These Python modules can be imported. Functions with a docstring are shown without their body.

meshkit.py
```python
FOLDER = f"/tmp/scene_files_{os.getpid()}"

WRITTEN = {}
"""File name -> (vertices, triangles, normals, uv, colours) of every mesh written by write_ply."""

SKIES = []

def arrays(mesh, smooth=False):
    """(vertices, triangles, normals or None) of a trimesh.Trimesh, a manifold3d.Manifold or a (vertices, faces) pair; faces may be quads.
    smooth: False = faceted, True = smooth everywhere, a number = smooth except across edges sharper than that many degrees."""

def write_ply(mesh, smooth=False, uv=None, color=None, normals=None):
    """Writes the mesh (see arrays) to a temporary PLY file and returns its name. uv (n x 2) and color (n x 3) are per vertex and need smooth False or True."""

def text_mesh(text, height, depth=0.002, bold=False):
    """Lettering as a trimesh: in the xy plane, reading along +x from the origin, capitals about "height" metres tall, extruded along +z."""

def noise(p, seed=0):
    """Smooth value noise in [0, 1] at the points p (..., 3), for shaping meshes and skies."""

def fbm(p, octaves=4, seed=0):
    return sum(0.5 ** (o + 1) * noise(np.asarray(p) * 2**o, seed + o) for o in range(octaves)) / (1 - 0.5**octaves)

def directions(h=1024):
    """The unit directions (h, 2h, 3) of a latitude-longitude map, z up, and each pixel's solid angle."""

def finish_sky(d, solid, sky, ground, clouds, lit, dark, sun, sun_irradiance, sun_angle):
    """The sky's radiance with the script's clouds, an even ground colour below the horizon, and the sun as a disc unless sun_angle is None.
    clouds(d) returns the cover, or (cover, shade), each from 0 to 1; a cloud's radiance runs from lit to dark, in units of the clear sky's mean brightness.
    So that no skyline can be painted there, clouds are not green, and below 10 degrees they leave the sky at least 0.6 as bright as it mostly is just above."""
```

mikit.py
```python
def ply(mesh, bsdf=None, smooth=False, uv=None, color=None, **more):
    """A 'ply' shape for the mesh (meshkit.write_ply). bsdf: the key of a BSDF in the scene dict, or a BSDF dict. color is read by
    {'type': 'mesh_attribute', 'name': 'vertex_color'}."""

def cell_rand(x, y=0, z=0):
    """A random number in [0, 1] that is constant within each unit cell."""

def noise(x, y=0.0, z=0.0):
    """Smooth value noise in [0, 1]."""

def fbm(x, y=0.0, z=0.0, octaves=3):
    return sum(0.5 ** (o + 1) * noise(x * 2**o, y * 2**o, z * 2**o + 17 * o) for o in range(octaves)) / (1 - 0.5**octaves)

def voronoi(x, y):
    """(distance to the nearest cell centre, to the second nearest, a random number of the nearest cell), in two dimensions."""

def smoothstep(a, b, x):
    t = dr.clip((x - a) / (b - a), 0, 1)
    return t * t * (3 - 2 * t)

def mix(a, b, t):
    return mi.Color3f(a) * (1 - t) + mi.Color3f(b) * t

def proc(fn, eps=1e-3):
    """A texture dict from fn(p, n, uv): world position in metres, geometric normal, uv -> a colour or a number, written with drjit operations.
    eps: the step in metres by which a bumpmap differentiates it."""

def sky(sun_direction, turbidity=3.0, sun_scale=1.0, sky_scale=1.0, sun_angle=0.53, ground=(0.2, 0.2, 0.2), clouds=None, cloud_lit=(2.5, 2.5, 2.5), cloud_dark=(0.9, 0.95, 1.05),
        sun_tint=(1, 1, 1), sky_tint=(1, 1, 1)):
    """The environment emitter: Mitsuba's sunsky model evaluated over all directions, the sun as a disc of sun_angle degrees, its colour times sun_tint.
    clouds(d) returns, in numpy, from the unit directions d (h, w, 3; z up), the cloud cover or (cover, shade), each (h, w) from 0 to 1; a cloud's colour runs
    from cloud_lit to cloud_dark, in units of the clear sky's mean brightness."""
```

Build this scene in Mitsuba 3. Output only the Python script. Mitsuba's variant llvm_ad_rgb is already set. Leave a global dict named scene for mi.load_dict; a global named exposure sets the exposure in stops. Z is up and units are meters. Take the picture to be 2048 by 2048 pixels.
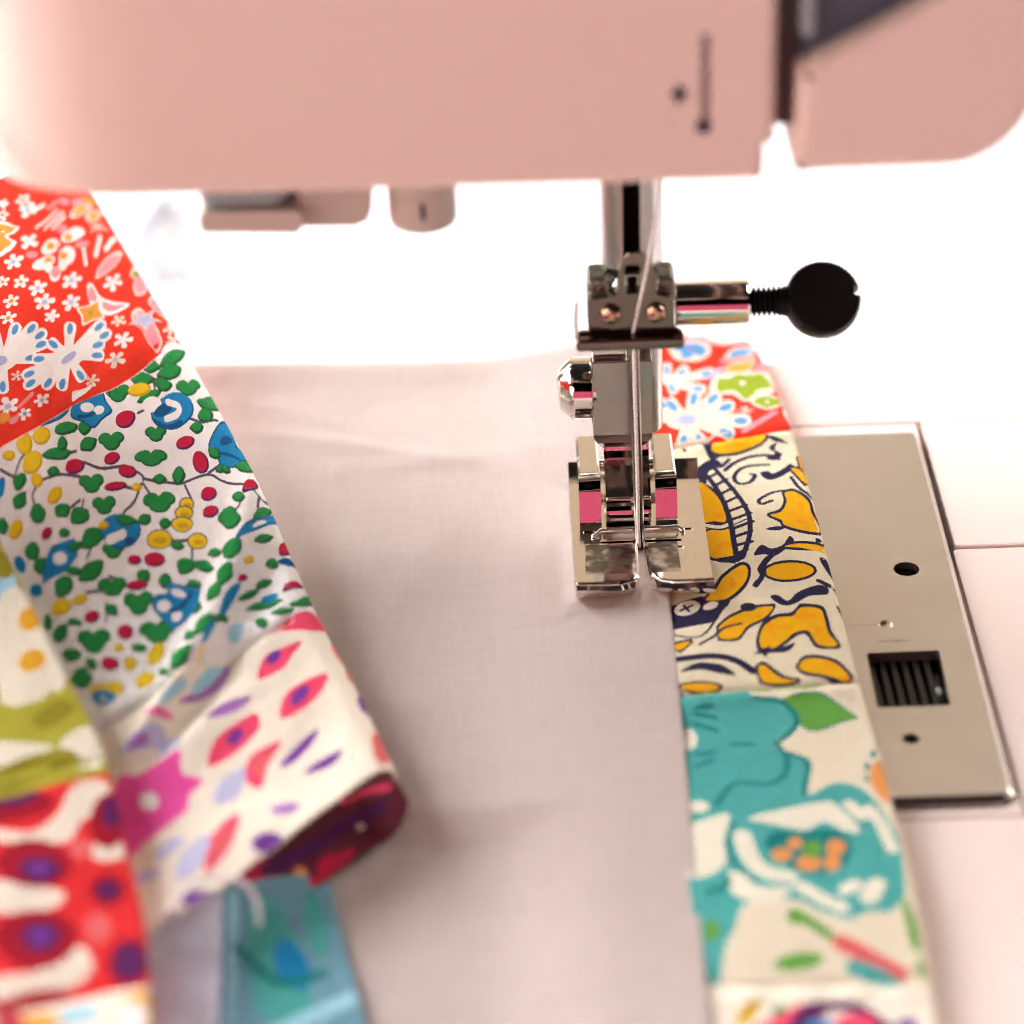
# Close-up of a pale pink sewing machine stitching a white lining to a patchwork border. All lengths below are millimetres (mm() scales to metres).
import math, numpy as np, trimesh, shapely, manifold3d as m3, drjit as dr, mitsuba as mi, mikit
from shapely.geometry import Polygon, LineString, Point, box as sbox
from scipy.interpolate import PchipInterpolator
from mikit import noise, fbm, smoothstep, mix, cell_rand
T = mi.ScalarTransform4f
MM = 0.001
scene, labels = {}, {}

# ---------------------------------------------------------------- camera, light, exposure
EYE = np.array([-17.36875, -330.63445, 214.53433])
FWD = np.array([0.00000, 0.84989, -0.52696])
UP = np.array([0.03490, 0.52663, 0.84937])
scene['camera'] = {'type': 'thinlens', 'fov': 20.37, 'aperture_radius': 0.0044, 'focus_distance': 0.392, 'near_clip': 0.02, 'far_clip': 30.0,
                   'to_world': T().look_at(origin=(EYE * MM).tolist(), target=((EYE + FWD * 100) * MM).tolist(), up=UP.tolist())}
exposure = -0.2


def lamp(key, center, normal, w, h, rgb, label, cat='window'):
    """A bright window pane or added light panel, w x h mm, facing normal."""
    c, n = np.array(center, float), np.array(normal, float)
    scene[key] = {'type': 'rectangle', 'to_world': T().look_at(origin=(c * MM).tolist(), target=((c + n) * MM).tolist(), up=[0, 0.01, 1]) @ T().scale([w * MM / 2, h * MM / 2, 1]),
                  'bsdf': {'type': 'diffuse', 'reflectance': {'type': 'rgb', 'value': [.5, .5, .5]}},
                  'emitter': {'type': 'area', 'radiance': {'type': 'rgb', 'value': list(rgb)}}}
    labels[key] = {'label': label, 'category': cat}


lamp('window', (-900, 560, 520), (1, 0, -.3), 1250, 900, (12.5, 12.5, 12.8), 'large bright window at the left beyond the table')
lamp('window_001', (-1000, -1000, 330), (1, 1, -.3), 1500, 900, (3.2, 2.6, 2.35), 'added dim warm fill light at the left behind the camera')  # unseen fill panel, added to brighten the front of the head
lamp('window_002', (1100, 650, 520), (-1, -.1, -.3), 700, 800, (9.5, 8.8, 8.2), 'window at the right beyond the table')
lamp('window_003', (100, 1500, 3200), (0, -.45, -1), 1800, 1500, (5.5, 5.4, 5.3), 'added light panel high above the table behind the machine')  # unseen panel, added so the lining is brighter at the rear than in front

# ---------------------------------------------------------------- helpers
def mesh_of(m):
    if hasattr(m, 'to_mesh'):
        q = m.to_mesh()
        return trimesh.Trimesh(np.array(q.vert_properties[:, :3]), np.array(q.tri_verts), process=False)
    return m


def add(key, m, bsdf, smooth=30, label=None, cat=None, group=None, kind=None, **more):
    """Adds the mesh m (mm) as ONE entry of the scene under a free key; returns that key."""
    base, k = key, 1
    while key in scene or key in labels:
        key = f'{base}_{k:03d}'
        k += 1
    m = mesh_of(m).copy()
    m.vertices = m.vertices * MM
    scene[key] = mikit.ply(m, bsdf, smooth=smooth, **more)
    d = {k: v for k, v in dict(label=label, category=cat, group=group, kind=kind).items() if v}
    if d:
        labels[key] = d
    return key


def cat_(*ms):
    return trimesh.util.concatenate([mesh_of(m) for m in ms])


def hull(*ms):
    return m3.Manifold.batch_hull(list(ms))


def ball(x, y, z, r, n=16):
    return m3.Manifold.sphere(r, n).translate([x, y, z])


def rbox(x0, x1, y0, y1, z0, z1, r=.3, n=12):
    r = min(r, (x1 - x0) / 2.01, (y1 - y0) / 2.01, (z1 - z0) / 2.01)
    return hull(*[ball(x, y, z, r, n) for x in (x0 + r, x1 - r) for y in (y0 + r, y1 - r) for z in (z0 + r, z1 - r)])


def bx(x0, x1, y0, y1, z0, z1):
    return m3.Manifold.cube([x1 - x0, y1 - y0, z1 - z0]).translate([x0, y0, z0])


def cyl(p, q, r, r2=None, n=48):
    """Solid cylinder or cone from p to q."""
    p, q = np.array(p, float), np.array(q, float)
    h = np.linalg.norm(q - p)
    m = trimesh.geometry.align_vectors([0, 0, 1], (q - p) / h)
    return m3.Manifold.cylinder(h, r, r if r2 is None else r2, n).transform(np.hstack([m[:3, :3], p[:, None]]))


def lathe(prof, axis='z', n=64, at=(0, 0, 0)):
    """Profile of (radius, height) turned about z, then laid along the axis."""
    m = m3.CrossSection([prof]).revolve(n)
    if axis == 'x':
        m = m.rotate([0, 90, 0])
    if axis == 'y':
        m = m.rotate([90, 0, 0])
    return m.translate(list(at))


def poly3(poly, z0, z1):
    """Upright prism over a shapely polygon."""
    out = None
    for g in getattr(poly, 'geoms', [poly]):
        rings = [np.array(g.exterior.coords)[:-1]] + [np.array(i.coords)[:-1] for i in g.interiors]
        e = m3.CrossSection(rings, m3.FillRule.EvenOdd).extrude(z1 - z0).translate([0, 0, z0])
        out = e if out is None else out + e
    return out


def profile_x(poly, x0, x1):
    """Prism whose outline lies in the (y, z) plane, from x0 to x1."""
    m = poly3(poly, x0, x1)
    return m.transform(np.array([[0, 0, 1, 0], [1, 0, 0, 0], [0, 1, 0, 0]], float))


def profile_y(poly, y0, y1):
    """Prism whose outline lies in the (x, z) plane, from y0 to y1."""
    m = poly3(poly, -y1, -y0)
    return m.transform(np.array([[1, 0, 0, 0], [0, 0, -1, 0], [0, 1, 0, 0]], float))


def soft(poly, r):
    return poly.buffer(-r, quad_segs=6).buffer(r, quad_segs=6)


def soft_in(poly, r):
    return soft(poly.buffer(r, quad_segs=6).buffer(-r, quad_segs=6), r)


def bevelled(poly, z0, z1, c=.3, n=3):
    """Prism with a rounded top edge (n steps of radius c)."""
    out = poly3(poly, z0, z1 - c)
    for k in range(n):
        a, b = math.pi / 2 * k / n, math.pi / 2 * (k + 1) / n
        g = poly.buffer(-c * (1 - math.cos(b)), join_style='mitre')
        out = out + poly3(g, z1 - c - .01, z1 - c + c * math.sin(b))
    return out


def frustum_bevel(poly, z0, z1, c, c2=None):
    """Prism with a true sloping chamfer on its top edge (convex outline)."""
    c2 = c if c2 is None else c2
    pts = lambda g, z: np.c_[np.array(g.exterior.coords)[:-1], np.full(len(g.exterior.coords) - 1, z)]
    g = poly.buffer(-c, join_style='mitre')
    v = np.vstack([pts(poly, z0), pts(poly, z1 - c2), pts(g, z1)])
    return m3.Manifold.hull_points(v)


def tube(pts, r, n=10, closed=False):
    pts = np.array(pts, float)
    out = [m3.Manifold.sphere(r, n).translate(list(p)) for p in pts]
    return m3.Manifold.batch_boolean([hull(a, b) for a, b in zip(out[:-1], out[1:])], m3.OpType.Add)


def rnd(v, f):
    return f


# ---------------------------------------------------------------- materials
def rgb(*c):
    return {'type': 'rgb', 'value': [float(x) for x in c]}


def plastic(c, rough=.35, spec=.5, **k):
    return {'type': 'principled', 'base_color': rgb(*c) if isinstance(c, tuple) else c, 'roughness': rough, 'specular': spec, **k}


def metal(c, rough, **k):
    return {'type': 'principled', 'base_color': rgb(*c) if isinstance(c, tuple) else c, 'metallic': 1.0, 'roughness': rough, **k}


PINK = (.85, .655, .58)


def pink_tone(p, n, uv):
    q = p * 1000
    t = fbm(q.x * .035, q.y * .035, q.z * .035, 3)
    return mix((PINK[0] * .98, PINK[1] * .97, PINK[2] * .96), (PINK[0] * 1.02, PINK[1] * 1.03, PINK[2] * 1.03), t)


def grain(p, n, uv):
    q = p * 1000
    return noise(q.x * 3.1, q.y * 3.1, q.z * 3.1) * .02


scene['pink_plastic'] = {'type': 'bumpmap', 'arbitrary': mikit.proc(lambda p, n, uv: fbm(p.x * 2600, p.y * 2600, p.z * 2600, 2) * 1.2e-5, eps=1e-4), 'scale': 1.0,
                         'nested': plastic(mikit.proc(pink_tone), .38, .45)}
scene['bed_plastic'] = plastic(mikit.proc(lambda p, n, uv: mi.Color3f(mix((.90, .75, .70), (.93, .785, .735), fbm(p.x * 60, p.y * 60, 0, 3)))), .22, .5)
scene['grey_plastic'] = plastic((.055, .07, .10), .4)
scene['slot_dark'] = plastic((.05, .03, .028), .5)
scene['beige_plastic'] = plastic((.56, .46, .40), .35)
scene['bluegrey_plastic'] = plastic((.27, .31, .32), .3)
scene['black_plastic'] = plastic((.006, .0055, .0055), .4, .22)
scene['black_hole'] = {'type': 'diffuse', 'reflectance': rgb(.006, .005, .004)}
scene['ink_grey'] = plastic((.25, .17, .155), .5)
scene['ink_black'] = plastic((.03, .022, .025), .5)


def wear(p, n, uv):
    """Roughness of used chrome: fine dust, rubbed patches and hairline scratches."""
    q = p * 1000
    a = smoothstep(.5, .75, fbm(q.x * 1.3, q.y * 1.3, q.z * 1.3, 4))
    s = smoothstep(.86, .95, noise(q.x * 9 + q.y * 1.1, q.y * .7 - q.x * .4, q.z * 1.4))
    d = smoothstep(.78, .9, noise(q.x * 11, q.y * 11, q.z * 11))
    return .06 + .12 * a + .08 * s + .08 * d


def chrome_tone(p, n, uv):
    q = p * 1000
    s = smoothstep(.74, .86, noise(q.x * 8.3, q.y * 8.3, q.z * 8.3)) * smoothstep(.35, .65, noise(q.x * .9, q.y * .9, q.z * .9 + 7))
    return mix((.84, .79, .72), (.50, .46, .41), s * .7)


scene['chrome'] = {'type': 'bumpmap', 'arbitrary': mikit.proc(lambda p, n, uv: (fbm(p.x * 500, p.y * 500, p.z * 500, 2)) * 1.2e-5, eps=1e-4), 'scale': 1.0,
                   'nested': metal(mikit.proc(chrome_tone), mikit.proc(wear))}
scene['worn_chrome'] = {'type': 'bumpmap', 'arbitrary': mikit.proc(lambda p, n, uv: fbm(p.x * 160, p.y * 160, p.z * 160, 2) * 1.0e-4, eps=1e-4), 'scale': 1.0,
                        'nested': metal(mikit.proc(lambda p, n, uv: mi.Color3f(mix((.44, .40, .36), (.40, .36, .325), smoothstep(.4, .85, fbm(p.x * 2300, p.y * 2300, p.z * 2300, 2)) * smoothstep(.4, .7, fbm(p.x * 230, p.y * 230, p.z * 230 + 3, 2))))), .24)}
scene['scuff_reflection_chrome'] = {'type': 'bumpmap', 'arbitrary': mikit.proc(lambda p, n, uv: fbm(p.x * 350, p.y * 350, p.z * 350, 3) * 1.6e-4, eps=1e-4), 'scale': 1.0,
                           'nested': metal(mikit.proc(lambda p, n, uv: mi.Color3f(mix((.62, .57, .51), (.20, .175, .15), smoothstep(.3, .66, fbm(p.x * 520, p.y * 760, 0, 3))))), .2)}  # dark blotches: scuffs plus dark reflections of the foot blocks put into colour
scene['shiny_chrome'] = metal((.84, .80, .75), .09)
scene['satin_steel'] = {'type': 'bumpmap', 'arbitrary': mikit.proc(lambda p, n, uv: fbm(p.x * 1500, p.y * 1500, p.z * 700, 3) * 4e-5, eps=1e-4), 'scale': 1.0,
                        'nested': metal(mikit.proc(lambda p, n, uv: mi.Color3f(mix((.38, .355, .335), (.52, .50, .485), fbm(p.x * 700, p.y * 700, p.z * 260, 3)))), .3)}
scene['cast_metal'] = {'type': 'bumpmap', 'arbitrary': mikit.proc(lambda p, n, uv: noise(p.x * 2200, p.y * 2200, p.z * 2200) * 2.2e-4, eps=8e-5), 'scale': 1.0,
                       'nested': metal((.27, .26, .20), .5)}
scene['plate_steel'] = {'type': 'bumpmap', 'arbitrary': mikit.proc(lambda p, n, uv: noise(p.x * 400, p.y * 7000, 0) * 1.2e-5, eps=8e-5), 'scale': 1.0,
                        'nested': metal(mikit.proc(lambda p, n, uv: mi.Color3f(mix((.65, .605, .55), (.71, .665, .61), fbm(p.x * 160, p.y * 160, 0, 4)))), .3)}
scene['brass'] = metal((.60, .42, .30), .2)
scene['dull_brown_steel'] = metal((.20, .155, .13), .2)
scene['bobbin_cover'] = plastic((.014, .011, .009), .32, .3)
scene['thread_white'] = {'type': 'twosided', 'bsdf': plastic((.93, .90, .89), .5, .4, sheen=.5)}


PITCH = .27


def threads(uv):
    """-1 to 1: which of the two thread systems lies on top."""
    return dr.sin(uv.x * (2 * math.pi / PITCH)) * dr.sin(uv.y * (2 * math.pi / PITCH))


def weave(p, n, uv):
    """Height of a plain weave, in the cloth's own millimetres (uv)."""
    return threads(uv) * 1.5e-5 + noise(uv.x * 3.1, uv.y * .9, 0) * 3e-5 + noise(uv.x * .9, uv.y * 3.1, 5) * 3e-5 + fbm(uv.x * .33, uv.y * .33, 0, 2) * 1.5e-4


def cloth_tone(c, amt=.06):
    c = np.array(c)

    def f(p, n, uv):
        t = .42 * noise(uv.x * 2.3, uv.y * .3) + .42 * noise(uv.x * .3, uv.y * 2.3, 3) + .08 + .08 * threads(uv)
        return mix((c * (1 - amt)).tolist(), np.minimum(c * (1 + amt), .95).tolist(), t)
    return mikit.proc(f)


def cloth(c, amt=.06, sheen=.3):
    return {'type': 'twosided', 'bsdf': {'type': 'bumpmap', 'arbitrary': mikit.proc(weave, eps=5e-5), 'scale': 1.0,
                                         'nested': {'type': 'principled', 'base_color': cloth_tone(c, amt), 'roughness': .85, 'specular': .2, 'sheen': sheen}}}


scene['white_cotton'] = cloth((.55, .465, .43), .06, .6)
scene['red_cotton'] = cloth((.85, .035, .012))
scene['cream_cotton'] = cloth((.76, .67, .48))
scene['white_print_cotton'] = cloth((.90, .885, .86))
scene['ivory_cotton'] = cloth((.78, .69, .52))
scene['warm_cream_cotton'] = cloth((.88, .80, .66))
scene['olive_cotton'] = cloth((.42, .40, .035))
scene['scarlet_cotton'] = cloth((.72, .02, .025))
scene['maroon_cotton'] = cloth((.13, .009, .025))
scene['teal_cotton'] = cloth((.15, .33, .42), .15)
scene['lilac_cotton'] = cloth((.62, .60, .72))
scene['magenta_cotton'] = cloth((.36, .045, .095))
scene['tablecloth_white'] = {'type': 'twosided', 'bsdf': {'type': 'diffuse', 'reflectance': rgb(.90, .89, .90)}}
INKS = dict(white=(.93, .90, .87), pink=(.85, .30, .34), orange=(.86, .36, .06), blue=(.12, .34, .62), lilac=(.46, .48, .72), green=(.30, .40, .03), cream=(.80, .70, .58),
            navy=(.022, .018, .055), amber=(.83, .42, .005), leaf=(.02, .27, .06), dark_leaf=(.012, .10, .03), azure=(.012, .24, .50), deep_blue=(.01, .09, .24), crimson=(.55, .015, .06), lemon=(.86, .60, .02),
            mustard=(.60, .38, .01), stem=(.10, .09, .12), rose=(.86, .07, .16), magenta=(.86, .09, .38), violet=(.17, .04, .30), mauve=(.40, .17, .50), pale_lilac=(.55, .55, .75),
            teal=(.075, .39, .36), deep_teal=(.01, .21, .20), grass=(.13, .36, .06), peach=(.80, .32, .10), coral=(.72, .13, .13), dark_red=(.33, .006, .02), plum=(.10, .015, .10), ivory=(.85, .80, .64),
            sky=(.36, .66, .78), gold=(.80, .42, .03), red=(.85, .035, .012), moss=(.30, .27, .02))
for name, c in INKS.items():
    if name in ('amber', 'teal'):
        c2 = (.86, .27, .005) if name == 'amber' else (.10, .44, .42)
        tone = mikit.proc(lambda p, n, uv, c=c, c2=c2: mi.Color3f(mix(c, c2, smoothstep(.5, .85, fbm(uv.x * .8, uv.y * .8, 2, 3)) * .75)))
    else:
        tone = rgb(*c)
    scene[name + '_ink'] = {'type': 'twosided', 'bsdf': {'type': 'bumpmap', 'arbitrary': mikit.proc(weave, eps=5e-5), 'scale': 1.0, 'nested': {'type': 'principled', 'base_color': tone, 'roughness': .9, 'specular': .15}}}


# ---------------------------------------------------------------- cloth surfaces: P(u, v) in mm
#SURF-BEGIN
def curve(pts):
    """Smooth (Catmull-Rom) curve through points, as a function of t in [0, 1]."""
    pts = np.array(pts, float)
    n = len(pts) - 1
    ext = np.vstack([2 * pts[0] - pts[1], pts, 2 * pts[-1] - pts[-2]])

    def f(t):
        t = np.asarray(t, float)
        s = t * n
        i = np.clip(np.floor(s).astype(int), 0, n - 1)
        x = (s - i)[..., None]
        a, b, c, d = ext[i], ext[i + 1], ext[i + 2], ext[i + 3]
        return .5 * (2 * b + (c - a) * x + (2 * a - 5 * b + 4 * c - d) * x**2 + (3 * b - a - 3 * c + d) * x**3)
    return f


def bumps(x, y, s, seed):
    import meshkit
    return meshkit.fbm(np.stack([x * s, y * s, 0 * x], -1), 3, seed) - .5


def smooth01(t):
    t = np.clip(t, 0, 1)
    return t * t * (3 - 2 * t)


STRIP_EDGE = curve([(26.6, -150), (26.0, -110), (26.9, -80), (27.6, -55), (26.9, -25), (26.0, 0), (25.4, 30), (24.4, 48), (21.8, 60), (15.0, 80)])


def strip(u, v):
    """The patchwork border under the needle: u across (0 at its folded right edge, negative to the left), v along, in mm (v from -150 at the front)."""
    t = (v + 150) / 230
    xe = STRIP_EDGE(t)[..., 0]
    r = .68 + .08 * np.sin(v * .21) + .07 * np.sin(v * .083 + 1)
    arc = math.pi * r
    a = np.clip(u + arc, 0, arc) / r
    flat = np.minimum(u + arc, 0)
    x = xe - r + r * np.sin(a) + flat - np.maximum(u, 0)
    z = 1.3 + r + r * np.cos(a)
    top = np.clip(-flat / 6, 0, 1)
    z = z + top * (.35 * bumps(x, v, .12, 5) + .25 * np.sin(v * .16 + x * .05)) - .0 * u
    for s, k in ((28.2, .22), (-34.0, .08), (-90.0, 0)):
        d = v - (s + k * (u + 18))
        z = z - .45 * np.exp(-(d / .5) ** 2) + (.28 + .15 * np.sin(u * 1.1)) * np.exp(-((d + 2.0) / 1.5) ** 2)
    b = np.maximum(v - 57, 0)
    z = z + 1.4 * np.exp(-((v - 60) / 6) ** 2) * smooth01(-flat / 7)
    ang = np.clip(b / 9, 0, math.pi / 2)
    y = np.where(b > 0, 57 + 9 * np.sin(ang), v)
    z = z - np.where(b > 0, 9 * (1 - np.cos(ang)), 0) - np.maximum(b - 9 * math.pi / 2, 0)
    return np.stack([x, y, z], -1)


FOLD = curve([(-88.4, 94.2, 24.0), (-81.3, 78.2, 22.0), (-72.8, 57.3, 19.5), (-64.1, 35.9, 17.0), (-52.4, 6.7, 12.4), (-43.2, -22.3, 9.4), (-37.8, -37.8, 8.6), (-32.8, -54.6, 8.5)])
FAR = curve([(-93.0, 32.9, 44.0), (-91.5, 18.7, 40.0), (-90.3, 4.1, 33.0), (-88.9, -11.4, 26.0), (-86.3, -37.4, 17.0), (-83.0, -64.3, 12.0), (-81.5, -76.0, 10.5), (-78.9, -94.5, 9.5)])


def fold(u, v):
    """The patchwork folded over at the left: v from 0 (behind the machine head) to 130 (its open front end), u from 0 at the start of the fold's underside
    leftwards over the fold and along its top."""
    t = v / 130
    a, b = FOLD(t), FAR(t)
    h = b - a
    h[..., 2] = 0
    h = h / np.linalg.norm(h, axis=-1, keepdims=True)
    r = 4.3 + 1.9 * (1 - t)
    c = a + r[..., None] * h
    c[..., 2] = a[..., 2] - .35 * r
    ang = np.clip((u - 14) / r, 0, math.pi)
    under, over = np.minimum(u - 14, 0), np.maximum(u - 14 - math.pi * r, 0)
    top = c + np.stack([0 * r, 0 * r, r], -1)
    w = np.linalg.norm((b - top)[..., :2], axis=-1)
    s = over / w
    p = c + h * (-r * np.sin(ang) - under)[..., None]
    p[..., 2] += -r * np.cos(ang)
    p = p + (b - top) * np.stack([s, s, s * 0], -1)
    p[..., 2] += (b - top)[..., 2] * (np.minimum(s, 1.6) ** 1.25) + np.clip(over / 5, 0, 1) * (2.6 * bumps(u, v, .05, 11) + .9 * bumps(u, v, .14, 3))
    # a soft furrow that runs from the fold's edge into the cloth near its front
    fur = (v - (82 + .85 * (u - 32))) / 1.31
    p[..., 2] += (2.3 * np.exp(-(fur / 3.0) ** 2) - 1.2 * np.exp(-((fur - 5.5) / 3.0) ** 2)) * smooth01((u - 22) / 10) * smooth01((62 - u) / 14)
    for q in (55.9, 95.2):
        d = v - q
        p[..., 2] += (-.75 * np.exp(-(d / .55) ** 2) + (.35 + .3 * np.sin(u * .9) * np.sin(u * .23)) * np.exp(-((d + 2.2) / 1.6) ** 2)) * np.clip(over, 0, 1)
    return p


LAYER = curve([(-84.4, -20.4, 26.0), (-82.1, -25.5, 24.2), (-73.3, -44.9, 20.0), (-66.6, -59.6, 17.0), (-62.3, -76.1, 15.0), (-59.0, -89.2, 13.5), (-57.1, -105.1, 12.5), (-55.5, -121, 11.5)])


def layer(u, v):
    """The loose layer in front of the fold: v from 0 (rear) to 110, u from 0 under its folded right edge leftwards."""
    a = LAYER(v / 110)
    r = .8
    ang = np.clip((u - 4) / r, 0, math.pi)
    under, over = np.minimum(u - 4, 0), np.maximum(u - 4 - math.pi * r, 0)
    h = np.array([-.96, -.26, 0])
    p = a + h * (r - r * np.sin(ang) - under + over)[..., None]
    p[..., 2] += -r - r * np.cos(ang) + .10 * over + np.clip(over / 4, 0, 1) * 1.4 * bumps(u, v, .06, 21)
    d = v - 50.5
    p[..., 2] -= .4 * np.exp(-(d / .5) ** 2) * np.clip(over, 0, 1)
    return p


def inner(u, v):
    """The inside of the fold, seen in its open end."""
    return fold(20 - u, v)


SURF = {'strip': strip, 'fold': fold, 'layer': layer, 'inner': inner}
#SURF-END


def sheet(f, us, vs, thick=.28):
    """A cloth of real thickness over the grid us x vs (v may be a function of u); returns mesh and uv."""
    U, V = np.meshgrid(us, vs, indexing='ij') if not callable(vs) else (np.repeat(np.array(us)[:, None], len(vs(us[0])), 1), np.array([vs(x) for x in us]))
    P = f(U, V)
    du, dv = f(U + .05, V) - f(U - .05, V), f(U, V + .05) - f(U, V - .05)
    N = np.cross(du, dv)
    N = N / np.linalg.norm(N, axis=-1, keepdims=True)
    if N[..., 2].sum() < 0:
        N = -N
    n, m = U.shape
    idx = np.arange(n * m).reshape(n, m)
    q = lambda a, b, c, d: np.stack([a.ravel(), b.ravel(), c.ravel(), d.ravel()], 1)
    top = q(idx[:-1, :-1], idx[1:, :-1], idx[1:, 1:], idx[:-1, 1:])
    tri = lambda s: np.vstack([s[:, [0, 1, 2]], s[:, [0, 2, 3]]])
    ring = np.concatenate([idx[:, 0], idx[-1, 1:], idx[-2::-1, -1], idx[0, -2:0:-1]])
    k = n * m
    nxt = np.roll(ring, -1)
    F = np.vstack([tri(top), tri(top)[:, ::-1] + k, np.stack([ring, nxt, nxt + k], 1)[:, ::-1], np.stack([ring, nxt + k, ring + k], 1)[:, ::-1]])
    mesh = trimesh.Trimesh(np.vstack([P.reshape(-1, 3), (P - N * thick).reshape(-1, 3)]), F, process=False)
    uv = np.stack([U.ravel(), V.ravel()], 1)
    if mesh.face_normals[0] @ N.reshape(-1, 3)[0] < 0:
        mesh.invert()
    return mesh, np.vstack([uv, uv])


def add_sheet(key, f, us, vs, bsdf, thick=.28, **k):
    m, uv = sheet(f, us, vs, thick)
    return add(key, m, bsdf, smooth=True, uv=uv, **k)


def lin(a, b, step):
    return np.linspace(a, b, max(2, int(abs(b - a) / step) + 1))


def smooth_ring(pts, k=5):
    """Closed smooth outline through control points."""
    p = np.array(pts, float)
    n = len(p)
    out = []
    for i in range(n):
        a, b, c, d = p[i - 1], p[i], p[(i + 1) % n], p[(i + 2) % n]
        for x in np.arange(k) / k:
            out.append(.5 * (2 * b + (c - a) * x + (2 * a - 5 * b + 4 * c - d) * x**2 + (3 * b - a - 3 * c + d) * x**3))
    return np.array(out)


def motif(line):
    """One printed motif as a shapely polygon in the cloth's own (u, v): e = ellipse, p = smooth outline, q = straight outline, s = stroke."""
    ink, kind, *nums = line.split()
    x = np.array([int(i) for i in nums], float) / 50
    if kind == 'e':
        c, a, b = x[:2], x[2:4], x[4:6]
        t = np.linspace(0, 2 * math.pi, 20, endpoint=False)
        g = Polygon(c + np.outer(np.cos(t), a) + np.outer(np.sin(t), b))
    elif kind == 'p':
        g = Polygon(smooth_ring(x.reshape(-1, 2)))
    elif kind == 'q':
        g = Polygon(x.reshape(-1, 2))
    else:
        pts = x[1:].reshape(-1, 2)
        c = curve(pts)(np.linspace(0, 1, 6 * (len(pts) - 1) + 1)) if len(pts) > 2 else pts
        g = LineString(c).buffer(x[0] / 2, quad_segs=3)
    return ink, g.buffer(0)


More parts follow.
